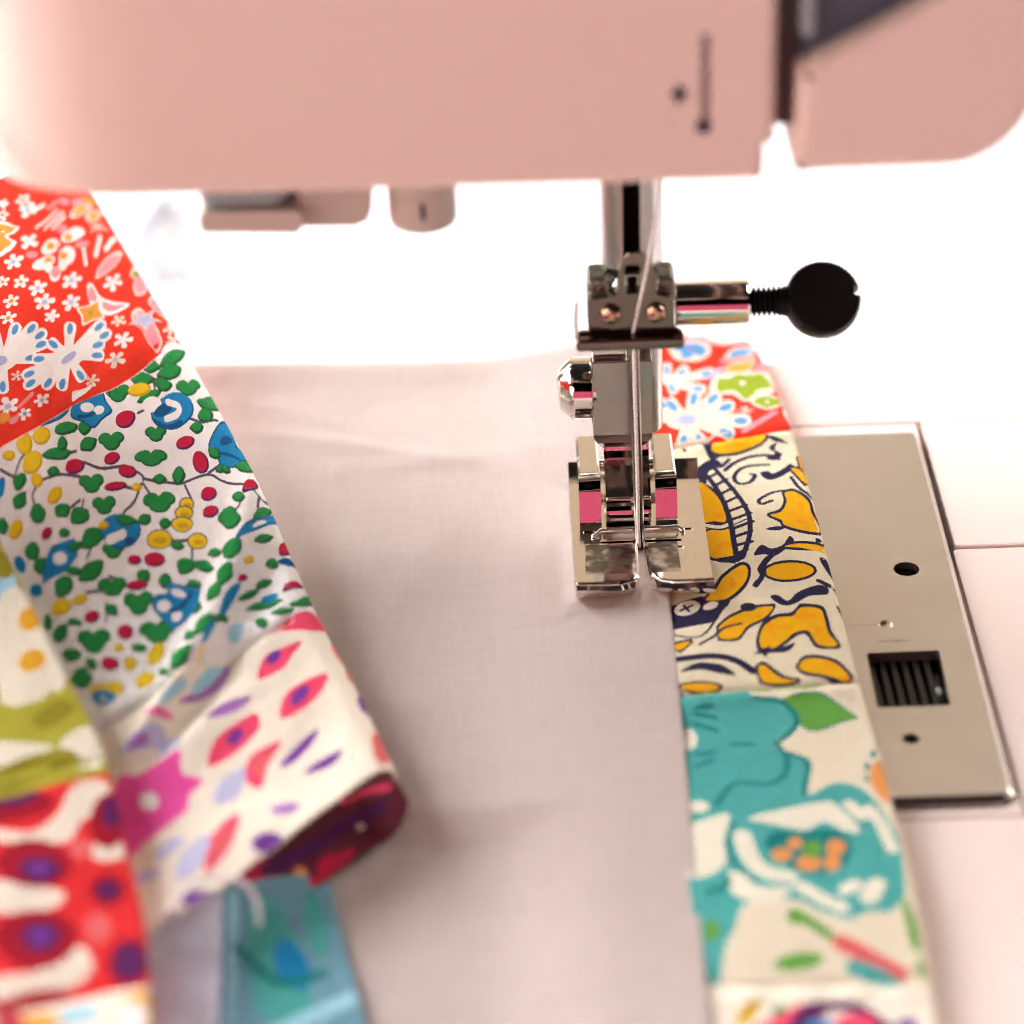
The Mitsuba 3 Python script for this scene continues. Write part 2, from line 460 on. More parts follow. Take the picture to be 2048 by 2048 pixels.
def add_print(holder, f, text, clip, eps=.045):
    """The flat print of a patch: its motifs as thin ink areas lying on the cloth, one part for each colour of ink. Later motifs cover earlier ones."""
    done, by = None, {}
    for line in reversed([s for s in text.split('\n') if s.strip()]):
        ink, g = motif(line)
        g = shapely.intersection(shapely.set_precision(g, .001), clip, grid_size=.001)
        free = g if done is None else shapely.difference(g, done, grid_size=.001)
        done = g if done is None else shapely.union(done, g, grid_size=.001)
        if not free.is_empty:
            by.setdefault(ink, []).append(free)
    for ink in sorted(by):
        ms, uvs = [], []
        for g in [h for x in by[ink] for h in getattr(x, 'geoms', [x])]:
            if g.geom_type != 'Polygon' or g.area < .01:
                continue
            v, fc = trimesh.creation.triangulate_polygon(g.simplify(.02), engine='earcut')
            v3, fc = trimesh.remesh.subdivide_to_size(np.c_[v, 0 * v[:, 0]], fc, max_edge=1.0)
            U, V = v3[:, 0], v3[:, 1]
            du, dv = f(U + .05, V) - f(U - .05, V), f(U, V + .05) - f(U, V - .05)
            N = np.cross(du, dv)
            N = N / np.linalg.norm(N, axis=-1, keepdims=True)
            if N[:, 2].sum() < 0:
                N = -N
            m = trimesh.Trimesh(f(U, V) + N * eps, fc, process=False)
            if m.face_normals[:, 2].sum() < 0:
                m.invert()
            ms.append(m)
            uvs.append(np.c_[U, V])
        if ms:
            add(f'{holder}__{ink}_print', cat_(*ms), ink + '_ink', smooth=True, kind='stuff', uv=np.vstack(uvs))


# ---------------------------------------------------------------- the surroundings
add('table', rbox(-1400, 1400, -700, 1900, -100, -72, 3), 'tablecloth_white', kind='structure', label='white table that the machine stands on')
U, V = np.meshgrid(np.linspace(-1300, 1300, 60), np.linspace(-20, 1, 3), indexing='ij')


def wall_f(p, n, uv):
    return mix((.66, .51, .36), (.70, .55, .40), fbm(p.x * 3, p.z * 3, 0, 3))


scene['wall_paint'] = {'type': 'twosided', 'bsdf': {'type': 'diffuse', 'reflectance': mikit.proc(wall_f)}}
add('wall', bx(-1600, 1600, 1900, 1960, -100, 2500), 'wall_paint', kind='structure', label='plain beige wall behind the table')


def rumple(u, v):
    d1 = (u + 155) * .9 + (v - 270) * .35
    d2 = (v - 205) - .45 * (u + 110)
    z = -71.5 + 9 * np.exp(-(d1 / 9) ** 2) * np.exp(-((v - 280) / 70) ** 2) + 9 * np.exp(-(d2 / 6) ** 2) * np.exp(-((u + 100) / 45) ** 2) + 1.5 * bumps(u, v, .012, 2)
    return np.stack([u, v, z], -1)


add_sheet('white_tablecloth', rumple, lin(-700, 700, 9), lin(90, 1500, 9), 'tablecloth_white', .5, label='white cloth spread on the table behind the machine, softly creased at the left', cat='tablecloth')
scene['ribbon_grey'] = {'type': 'twosided', 'bsdf': {'type': 'diffuse', 'reflectance': rgb(.44, .445, .49)}}
add('ribbon', tube(curve([(-94.9, 268.8, -69), (-96.7, 256.3, -67.5), (-98.3, 242.5, -67), (-96.1, 231.3, -67), (-92.2, 221.4, -67.5), (-89, 225.2, -68), (-84.9, 228, -69)])(np.linspace(0, 1, 40)), 2.3, 10), 'ribbon_grey', 40,
    label='pale grey-blue ribbon end on the white table behind the folded patchwork', cat='ribbon')
# the operator's side: unseen magenta cloth, stand-in for clothing that the chrome mirrors
add_sheet('magenta_cloth', lambda u, v: np.stack([u, -470 + 10 * np.sin(u * .03) + 3 * bumps(u, v, .02, 4), v], -1), lin(-330, 330, 6), lin(-90, 155, 6), 'magenta_cotton', .8,
          label='unseen magenta cloth standing in for the clothing of the operator, mirrored in the chrome', cat='cloth')

# ---------------------------------------------------------------- sewing machine
M = 'sewing_machine'
labels[M] = {'label': 'pale pink sewing machine with chrome presser foot, needle down in white cloth', 'category': 'sewing machine'}
FRONT, BACK = -35.0, 48.0

# bed: panels with fine joints round the needle plate
plate_o = soft(Polygon([(-46, 32.6), (43.1, 32.6), (42.7, -54.6), (41.2, -56.2), (-46, -56.2)]), 1.6)
bed_o = sbox(-150, -150, 170, 58.5)
well = plate_o.buffer(.35)
panels = [('bed_panel', sbox(-150, 36.9, 170, 58.5)), ('bed_panel', sbox(44.0, 2.0, 170, 36.55)), ('bed_panel', sbox(43.6, -58.0, 170, 1.6)), ('bed_panel', sbox(-150, -150, 170, -58.35)),
          ('bed_panel', sbox(-150, -58.0, 43.3, 36.55))]
for name, g in panels:
    g = soft(g, .5).difference(well)
    zt = -.02 if g.bounds[1] > 30 else (0.25 if g.bounds[1] > 1.9 else 0.)
    if g.bounds[1] > 36:
        gg = Polygon([(58.5 - 2.5, -40), (g.bounds[1], -40), (g.bounds[1], zt - .2), (g.bounds[1] + .2, zt), (50, zt)] + [(55.9 + 2.6 * math.sin(a), zt - 2.6 + 2.6 * math.cos(a)) for a in np.linspace(0, math.pi / 2, 12)] + [(58.5, -40)])
        m = profile_x(gg.buffer(0), -150, 170)
    elif g.bounds[0] < -100 and g.bounds[1] < -100:
        m = bevelled(g, -40, zt, .3)
    else:
        m = bevelled(g, -6, zt, .25)
    add(f'{M}__{name}', m, 'bed_plastic', 25)
add(f'{M}__bed_base', bx(-149, 169, -149, 55, -72, -6.5), 'bed_plastic')

# needle plate with its holes and the ribbed bobbin window
pl = frustum_bevel(plate_o, -.3, 1.2, .8, .9)
holes = [cyl((36.2, -4.9, -3), (36.2, -4.9, 4), 1.75), cyl((31.5, -43.6, -3), (31.5, -43.6, 4), 1.05), cyl((31.7, -18.1, .75), (31.7, -18.1, 4), .95)]
win = soft(Polygon([(28.3, -24.6), (37.8, -24.5), (37.5, -36.8), (28.2, -36.8)]), .45)
holes += [poly3(win, -3, 4), poly3(soft(sbox(-4, -1.2, 4, 1.2), .6), -3, 4), bx(24, 30.9, -18.22, -18.02, 1.16, 2)]
pl = pl - m3.Manifold.batch_boolean(holes, m3.OpType.Add)
NP = add(f'{M}__needle_plate', pl, 'plate_steel', 20, label='brushed steel needle plate with screw holes and a bobbin window')
add(f'{NP}__screw_recess', cyl((36.2, -4.9, -2), (36.2, -4.9, .1), 1.9), 'black_hole')
add(f'{NP}__screw_recess', cyl((31.5, -43.6, -2), (31.5, -43.6, .1), 1.3), 'black_hole')
add(f'{NP}__arrow_mark', profile_x(Polygon([(-22.2, 1.205), (-21.9, 1.205), (-21.9, 1.22), (-22.2, 1.22)]), 30.2, 34.3) + poly3(Polygon([(32.3, -22.4), (34.4, -22.05), (32.3, -21.7)]), 1.205, 1.225), 'satin_steel')
BC = add(f'{M}__bobbin_cover', bx(26, 40, -39, -22, -3, -1.5), 'bobbin_cover')
for k in range(6):
    x = 28.9 + 1.45 * k
    add(f'{BC}__rib', profile_y(Polygon([(x - .55, -1.5), (x + .55, -1.5), (x + .25, -.35), (x - .25, -.35)]).buffer(.08), -38, -23), 'bobbin_cover')
add(f'{BC}__latch', rbox(36.4, 37.2, -32.2, -30.6, -1.6, -.2, .3), 'bluegrey_plastic')

# machine head: front shell with a through notch, threading slot, face cover at the right
def head_outline(x0, x1, z0, r0, r1, top=165):
    g = Polygon([(x0, z0), (x1, z0), (x1, top), (x0, top)])
    return soft(g, .8)


def shell(outline, y0, y1, r):
    """Extrusion along y with a rounded front edge."""
    out = [profile_y(outline, y0 + r, y1)]
    for k in range(5):
        b = math.pi / 2 * (k + 1) / 5
        out.append(profile_y(outline.buffer(-r * (1 - math.cos(b)), quad_segs=8), y0 + r - r * math.sin(b), y0 + r + .01))
    return m3.Manifold.batch_boolean(out, m3.OpType.Add)


def loft(outline, y0, y1, r, n=8):
    """Extrusion along y whose front edge is rounded by radius r: rings of the inset outline, joined (outline has no holes)."""
    base = np.array(outline.exterior.segmentize(1.5).coords)[:-1]
    if not outline.exterior.is_ccw:
        base = base[::-1]
    e = np.roll(base, -1, 0) - np.roll(base, 1, 0)
    nrm = np.c_[-e[:, 1], e[:, 0]]
    nrm /= np.linalg.norm(nrm, axis=1, keepdims=True)
    rings = [(y1, 0.0)] + [(y0 + r - r * math.sin(a), r * (1 - math.cos(a))) for a in np.linspace(0, math.pi / 2, n)]
    v = np.vstack([np.c_[(base + nrm * i)[:, 0], np.full(len(base), y), (base + nrm * i)[:, 1]] for y, i in rings])
    k = len(base)
    i = np.arange(k)
    j = (i + 1) % k
    f = []
    for a in range(len(rings) - 1):
        f += [np.stack([a * k + i, a * k + j, (a + 1) * k + j], 1), np.stack([a * k + i, (a + 1) * k + j, (a + 1) * k + i], 1)]
    for a, flip in ((0, True), (len(rings) - 1, False)):
        t = trimesh.creation.triangulate_polygon(Polygon(v[a * k:(a + 1) * k][:, [0, 2]]), engine='earcut')[1] + a * k
        f.append(t[:, ::-1] if flip else t)
    m = trimesh.Trimesh(v, np.vstack(f), process=False)
    if m.volume < 0:
        m.invert()
    return m


tilt = .006
head_o = Polygon([(-83, 75.2), (12.7, 74.3), (12.75, 78.6), (13.9, 78.7), (14.1, 165), (-83, 165)])
head_o = Polygon(head_o.buffer(-.9).buffer(.9, quad_segs=5)).difference(Polygon([(-84, 74), (-84, 88), (-83, 88)] + [(-71 - 12 * math.cos(a), 87.1 - 12 * math.sin(a)) for a in np.linspace(0, math.pi / 2, 12)] + [(-71, 74)]))
# the left end turns away in a wide curve
head_o = Polygon(head_o.exterior.segmentize(1.5).coords)
head = loft(head_o, FRONT, BACK, 1.4).subdivide_to_size(7, max_iter=20)
hv = head.vertices.copy()
edge = np.clip((-60 - hv[:, 0]) / 23, 0, 1)
hv[:, 1] = hv[:, 1] + np.where(hv[:, 1] < 20, 21 * (1 - np.sqrt(np.maximum(1 - edge ** 2, 0))), 0)
head.vertices = hv
HD = add(f'{M}__head', head, 'pink_plastic', 35, label='pale pink front of the machine head with a printed line mark')
add(f'{M}__underside', bx(-66, 12.6, -28, 44, 73.7, 74.9) + bx(16.4, 34, -28, 44, 74.2, 75.6), 'black_plastic', label='dark underside of the machine head')
cover_o = Polygon([(16.1, 75.1), (33.0, 75.1)] + [(33 + 10.6 * math.sin(a), 85.9 - 10.8 * math.cos(a)) for a in np.linspace(.1, 1.25, 12)] + [(46.4, 95), (49, 108), (50, 165), (33.6, 165), (33.2, 97.0), (29.6, 94.9), (24.6, 92.2), (18.6, 89.2), (16.4, 87.6)])
cover_o = cover_o.buffer(-.4).buffer(.4, quad_segs=5)
add(f'{M}__face_cover', loft(cover_o, FRONT, BACK, 1.6), 'pink_plastic', 35)
add(f'{M}__lever_recess', bx(16.9, 34.5, FRONT + 3.0, FRONT + 6, 86, 165), 'grey_plastic', label='dark blue-grey recess above the face cover')
add(f'{M}__recess_rim', rbox(16.6, 18.4, FRONT + 1.2, FRONT + 5, 91.2, 165, .6), 'bluegrey_plastic')
add(f'{M}__threading_slot', bx(12.0, 17.2, FRONT + 5, FRONT + 7, 79.2, 165) + bx(11.9, 17.2, FRONT + 6.9, BACK - 1, 79.2, 80.5), 'slot_dark', label='dark threading slot beside the face cover')
# printed mark on the head
yy = FRONT - .01
add(f'{HD}__line_mark', profile_y(sbox(5.35, 82.0, 6.45, 92.6), yy - .03, yy + .02), 'ink_grey')
add(f'{HD}__arrow_mark', profile_y(Point(5.75, 81.5).buffer(.95), yy - .04, yy + .02), 'ink_black')
add(f'{HD}__diamond_mark', profile_y(Polygon([(3.0, 84.2), (4.1, 85.5), (3.0, 86.8), (1.9, 85.5)]), yy - .03, yy + .02), 'ink_black')

# levers that hang from the underside of the head
TL = add(f'{M}__threader_lever', profile_y(soft_in(Polygon([(-53.6, 63.6), (-41.4, 63.0), (-41.4, 65.4), (-41.6, 66), (-53.6, 66.2)]), .9), -21, -7), 'beige_plastic', label='beige threader lever under the head')
add(f'{TL}__grip', rbox(-53.7, -42.6, -20.6, -8, 65.6, 77, 2.2), 'bluegrey_plastic')
add(f'{TL}__arm', profile_y(Polygon([(-42, 62.5), (-35.2, 62.3), (-33.6, 63.0), (-33, 64.6), (-32.8, 76), (-42, 76)]), -18, -8), 'beige_plastic')
KN = add(f'{M}__threader_knob', lathe([(0, 0), (3.4, 0), (4.0, .35), (4.2, 1), (4.2, 16), (0, 16)], at=(-27.0, -14, 60.6)), 'beige_plastic', label='round beige knob under the head')
add(f'{KN}__index_mark', rbox(-27.2, -26.6, -18.5, -18.1, 62.9, 65, .2), 'ink_black')

# needle bar, clamp, thumb screw
NB = add(f'{M}__needle_bar', cyl((-.8, 3.0, 46), (-.8, 3.0, 92), 3.85, n=64) + cyl((-.8, 3.0, 44), (-.8, 3.0, 46.02), 2.4, 3.85, n=64) - rbox(-1.9, .35, -2, 2.2, 40, 95, .2), 'satin_steel', 30)
add(f'{NB}__groove', bx(-1.88, .33, 2.0, 2.19, 44.5, 92), 'black_hole')
CL = add(f'{M}__needle_clamp', rbox(-6.6, 4.8, -1.6, 3.4, 41.2, 45.4, .7) - cyl((-.8, 1.2, 40), (-.8, -2.6, 50), 3.6) - bx(-3.2, 2.2, -3, .4, 40, 50), 'cast_metal', 30)
add(f'{CL}__lower_block', rbox(-6.6, 4.7, -1.8, 3.6, 37.9, 41.8, .35), 'dull_brown_steel')
gp = soft(Polygon([(-6.75, 43.4), (-3.0, 43.9), (-2.75, 44.6), (-2.7, 47.6), (-2.2, 49.0), (-1.3, 49.9), (-.4, 50.1), (.6, 49.9), (1.5, 49.0), (1.95, 47.6), (2.0, 44.6), (2.4, 43.8), (4.45, 43.4), (4.55, 39.6), (4.75, 39.0), (5.6, 38.4), (5.7, 36.9), (-8.0, 37.3), (-8.2, 38.3), (-7.6, 38.9), (-1.0, 38.75), (-.95, 39.5), (-3.0, 39.2), (-6.7, 39.75)]), .12)
gp = gp.difference(soft(sbox(-1.85, 44.2, .2, 48.4), .5))
for sx in (-3.75, 2.1):
    gp = gp.difference(Point(sx, 41.5).buffer(1.0))
plate = profile_y(gp, -3.6, -3.0)
flange = rbox(-8.3, 5.8, -5.4, -3.3, 36.8, 38.5, .45)
TG = add(f'{CL}__thread_guide', cat_(plate, flange), 'dull_brown_steel', 30, label='brown steel thread guide plate with a slot')
add(f'{CL}__guide_wire', tube([(-8.1, -3.9, 43.3), (-8.25, -4.2, 41), (-8.2, -4.5, 38.4), (-7.4, -4.7, 37.6)], .28), 'shiny_chrome', 40)
for sx in (-3.75, 2.1):
    head_s = lathe([(0, 0), (1.42, 0), (1.42, .25), (1.2, .75), (.7, 1.05), (0, 1.15)], 'y', 32, (sx, -3.6, 41.5))
    head_s = head_s - rbox(sx - .17, sx + .17, -6, -4.15, 40.6, 42.4, .05) - rbox(sx - .9, sx + .9, -6, -4.15, 41.33, 41.67, .05)
    add(f'{CL}__screw', head_s, 'brass', 30)
add(f'{M}__clamp_barrel', lathe([(0, 0), (2.75, 0), (2.92, .2), (2.92, 9.5), (2.7, 9.8), (0, 9.8)], 'x', 64, (4.9, 2, 39.6)), 'shiny_chrome', 30)
prof = [(0, 0)]
for k in range(9):
    prof += [(1.42, .66 * k), (1.46, .66 * k + .08), (2.02, .66 * k + .3), (2.02, .66 * k + .4)]
prof += [(1.6, 6.0), (0, 6.0)]
TS = add(f'{M}__thumb_screw', lathe(prof, 'x', 32, (14.4, 2, 39.5)), 'black_plastic', 30, label='black needle clamp thumb screw')
disc = lathe([(0, 0), (4.2, 0), (4.75, .3), (5.0, .9), (5.0, 2.7), (4.75, 3.3), (4.2, 3.6), (0, 3.6)], 'y', 64, (0, 1.8, 0))
disc = disc + hull(ball(-4.2, 0, 0, 1.75), ball(-5.6, 0, 0, 1.7), ball(-2, 0, 1.4, 1.5), ball(-2, 0, -1.4, 1.5))
disc = disc - rbox(4.05, 6, -3, 3, .1, 1.3, .2)
add(f'{TS}__grip', disc.rotate([-44, 0, 0]).translate([24.4, 2, 39.4]), 'black_plastic', 30)

# presser bar, shank and its screw
add(f'{M}__presser_bar', cyl((.9, 12.5, 15.5), (.9, 12.5, 90), 3.1, n=48) + cyl((.9, 12.5, 14.6), (.9, 12.5, 15.5), 2.2, 3.1, n=48), 'satin_steel', 30)
sh = soft(Polygon([(5.0, 29.6), (5.0, 18.2), (5.6, 16.6), (7.0, 15.2), (8.4, 14.2), (13, 14.2), (13, 29.6)]), .3)
sh = profile_x(sh, -5.85, 2.15)
for x, s in ((-5.85, 1), (2.15, -1)):
    sh = sh - profile_y(Polygon([(x - s * .3, 30.5), (x + s * .5, 30.5), (x, 29.4), (x, 17.6), (x + s * 1.3, 15.0), (x + s * 1.3, 13), (x - s * .3, 13)]), 0, 20)
SK = add(f'{M}__shank', sh, 'worn_chrome', 30)
add(f'{SK}__top_block', rbox(-5.9, -1.2, 6.2, 12, 29.5, 32.4, .3), 'chrome', 30)
kn = lathe([(0, -.5), (2.2, -.5), (2.2, 0), (4.0, 0), (4.2, .12), (4.3, .4), (4.3, 2.5), (4.2, 2.9), (3.9, 3.3), (2.9, 4.3), (2.5, 4.55), (2.0, 4.65), (0, 4.7)], 'x', 96).rotate([0, 180, 0])
kn = kn - rbox(-6, -3.9, -.4, .4, -5, 5, .1)
for k in range(10):
    kn = kn - cyl((-5.2, 4.45, 0), (-2.7, 4.45, 0), .42, n=12).rotate([36 * k + 10, 0, 0])
add(f'{SK}__clamp_screw', kn.rotate([25, 0, 0]).translate([-5.9, 7.0, 24.6]), 'shiny_chrome', 25)

# presser foot: sole with upturned toes, blocks, snap-on holder
def sole_f(u, v):
    """Mid surface of the sole: u = x, v runs from the rear (0) to the toe (1); the toes turn up, most at the outer corners."""
    ax = np.abs(u - .2)
    lift = PchipInterpolator([0, .9, 2.2, 4.0, 6.5, 9.5], [70, 70, 68, 70, 76, 80])(ax)
    y0 = PchipInterpolator([0, .9, 2.2, 4.0, 6.5, 9.5], [-10.2, -10.5, -11.4, -11.9, -12.1, -12.2])(ax)
    R = PchipInterpolator([0, 2.2, 4.0, 9.5], [1.8, 1.9, 2.2, 2.4])(ax)
    k = np.clip((v - .7) / .3, 0, 1) * np.radians(lift)
    y = np.where(v < .7, 14.6 + (y0 - 14.6) * np.maximum(v, 0) / .7, y0 - R * np.sin(k))
    z = 2.9 + np.where(v < .7, 0, R * (1 - np.cos(k)))
    rear = np.clip((.0 - v) / .3, 0, 1)
    return np.stack([u, y + 2.6 * rear, z + 1.9 * rear + .6], -1)


sm, _ = sheet(sole_f, lin(-9.15, 9.3, .3), np.r_[lin(-.3, 0, .05), lin(.02, .7, .06)[:-1], lin(.7, 1, .02)], 1.2)
q = sm.copy()
sole = m3.Manifold(m3.Mesh(np.array(q.vertices, np.float32), np.array(q.faces, np.uint32)))
nx = np.array([(-.32, 1), (-.32, -7.0), (-.4, -8.4), (-.5, -10.4), (-.8, -12), (-1.9, -17), (2.3, -17), (1.2, -12), (.9, -10.4), (.8, -8.4), (.72, -7.0), (.72, 1)])
notch = soft(Polygon(nx), .15)
sole = sole - poly3(notch, 0, 12) - poly3(sbox(-5.0, -.75, 5.4, 1.0).buffer(-.3).buffer(.3), 0, 12)
sole = sole - poly3(soft(Polygon([(-7.6, 1.6), (7.5, 1.6), (7.4, -9.4), (-7.9, -9.4)]).difference(sbox(-5.4, -1.2, 5.8, 3)).buffer(-.01), .2), 3.28, 4.4) - poly3(soft(sbox(-7.2, -8.2, -1.2, -2.6), .4), 3.1, 4.4) - poly3(soft(sbox(1.7, -8.2, 6.0, -2.6), .4), 3.1, 4.4)
sole = sole - poly3(Polygon([(8.1, 27), (9.5, 27), (9.5, 17.6), (8.7, 18.4)]), 0, 9)
FT = f'{M}__presser_foot'


def foot(key, m, *a):
    m = mesh_of(m)
    m.apply_translation([0, 1.2, .75])
    add(key, m, *a)


foot(f'{FT}__sole', sole, 'chrome', 25)
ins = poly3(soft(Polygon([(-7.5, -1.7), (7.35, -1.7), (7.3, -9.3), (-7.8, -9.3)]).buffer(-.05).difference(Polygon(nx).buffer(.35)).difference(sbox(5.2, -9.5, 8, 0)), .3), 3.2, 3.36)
for xs in (np.linspace(-8.9, -.95, 30), np.linspace(1.35, 9.0, 30)):
    lip = sole_f(xs, np.full(30, .985))
    lip[:, 1] += .45 * np.exp(-((np.abs(xs - .2) - 1.0) / .5) ** 2)
    foot(f'{FT}__toe_lip', tube(lip + [0, -.05, .02], .34, 8), 'shiny_chrome', 40)
foot(f'{FT}__scuff_reflection_panel', ins, 'scuff_reflection_chrome', 30)  # insert added for the dark mirrored area of the sole, with scuffs
foot(f'{FT}__slot_rim', tube([(-6.2, .2, 3.5), (-5.3, 1.2, 3.7), (5.5, 1.5, 3.75), (6.0, 1.0, 3.6)], .42), 'shiny_chrome', 40)


def block(x0, x1):
    g = Polygon([(3.7, 3.3), (5.25, 7.6), (5.5, 7.8)] + [(7.6 - 2.0 * math.cos(a), 7.45 + 2.0 * math.sin(a)) for a in np.linspace(.33, math.pi / 2, 7)] + [(17.4, 9.45), (18.2, 8.6), (18.4, 3.3)])
    m = profile_x(g, x0, x1)
    for x, s in ((x0, 1), (x1, -1)):
        m = m - profile_y(Polygon([(x - s * .1, 9.0), (x + s * .35, 9.5), (x - s * .1, 9.5)]), 3, 19)
    return m


foot(f'{FT}__side_block', block(-8.0, -4.95), 'chrome', 20)
foot(f'{FT}__side_block', block(2.6, 5.6), 'chrome', 20)
foot(f'{FT}__cross_pin', cyl((-8.0, 14.4, 6.5), (5.6, 14.4, 6.5), .9), 'shiny_chrome')
hb = Polygon([(12.5, 15), (9.2, 14.6), (8.9, 13.4), (8.3, 12.6), (3.6, 8.7)] + [(3.9 - 1.5 * math.sin(a), 6.7 + 1.7 * math.cos(a)) for a in np.linspace(.35, math.pi, 9)] + [(8, 4.4), (12.5, 5.5)])
hm = profile_x(soft(hb, .25), -4.35, 1.85)
for x, s in ((-4.35, 1), (1.85, -1)):
    hm = hm - profile_x(hb.difference(hb.buffer(-.45)), min(x, x + s * .35), max(x, x + s * .35))
add(f'{M}__foot_holder', hm, 'chrome', 25)
add(f'{M}__foot_holder__front_edge', tube([(-4.1, 3.75, 8.72), (1.6, 3.75, 8.72)], .3), 'shiny_chrome', 40)

# needle: shaft with a front groove, taper and eye
nd = cyl((-.65, 1.2, 44), (-.03, 0.05, 7.0), .68, n=32) + cyl((-.03, .05, 7.0), (0, 0, 2.6), .66, .5, n=32) + cyl((0, 0, 2.6), (0, 0, .2), .5, .1, n=32)
add(f'{M}__needle', nd - cyl((0, -1, 3.4), (0, 1, 3.4), .22, n=12), 'dull_brown_steel', 30, label='steel needle piercing the white cloth')

# ---------------------------------------------------------------- thread
th = curve([(3.2, -10, 76), (2.6, -6, 62), (1.9, -4.6, 54), (.6, -4.1, 46), (-.5, -4.0, 40.4), (-.75, -4.1, 39.2), (-.75, -2.6, 37.6), (-.6, -.4, 35), (-.42, -.62, 24), (-.25, -.72, 14), (-.15, -.62, 6), (0, -.35, 3.5), (.1, .3, 3.3)])(np.linspace(0, 1, 90))
add('thread', tube(th, .23, 8), 'thread_white', 50, label='white thread running down the guide plate into the needle', cat='thread')


# ---------------------------------------------------------------- white lining
def lining(u, v):
    xe = np.interp(v, [-150, -95, -47, -9, 10, 60], [2.0, 2.3, 3.0, 3.4, 3.6, 4.0])
    x = xe - u
    on = smooth01((26 - u) / 16)
    z = .6 + 1.2 * np.maximum(on, np.clip((v + 62) / 6, 0, 1) * smooth01((50 - v) / 24))
    z = z + 1.15 * on
    far = np.clip((u - 14) / 20, 0, 1)
    z = z + far * (1.5 * (bumps(x, v, .03, 31) + .4) + .45 * bumps(x, v * .7 + x * .5, .09, 8))
    w = np.exp(-(((v - 33) + .32 * (x + 45)) / 2.4) ** 2) * np.exp(-((x + 42) / 17) ** 2) + .8 * np.exp(-(((v - 26) - .15 * (x + 30)) / 2.2) ** 2) * np.exp(-((x + 30) / 12) ** 2) + .7 * np.exp(-(((v - 43) + .5 * (x + 50)) / 3) ** 2) * np.exp(-((x + 52) / 10) ** 2)
    z = z + .55 * w + .7 * np.exp(-((v - 57) / 5) ** 2)
    b = np.maximum(v - 57, 0)
    ang = np.clip(b / 6, 0, math.pi / 2)
    y = np.where(b > 0, 57 + 6 * np.sin(ang), v)
    z = z - np.where(b > 0, 6 * (1 - np.cos(ang)), 0) - np.maximum(b - 6 * math.pi / 2, 0)
    return np.stack([x, y, z], -1)


needle_gap = None
add_sheet('white_lining', lining, np.r_[lin(0, 14, .5), lin(15, 125, 1.5)], np.r_[lin(-149, 50, 1.2), lin(50.6, 100, .8)], 'white_cotton', .3, label='plain white cotton lining lying flat under the presser foot', cat='fabric')

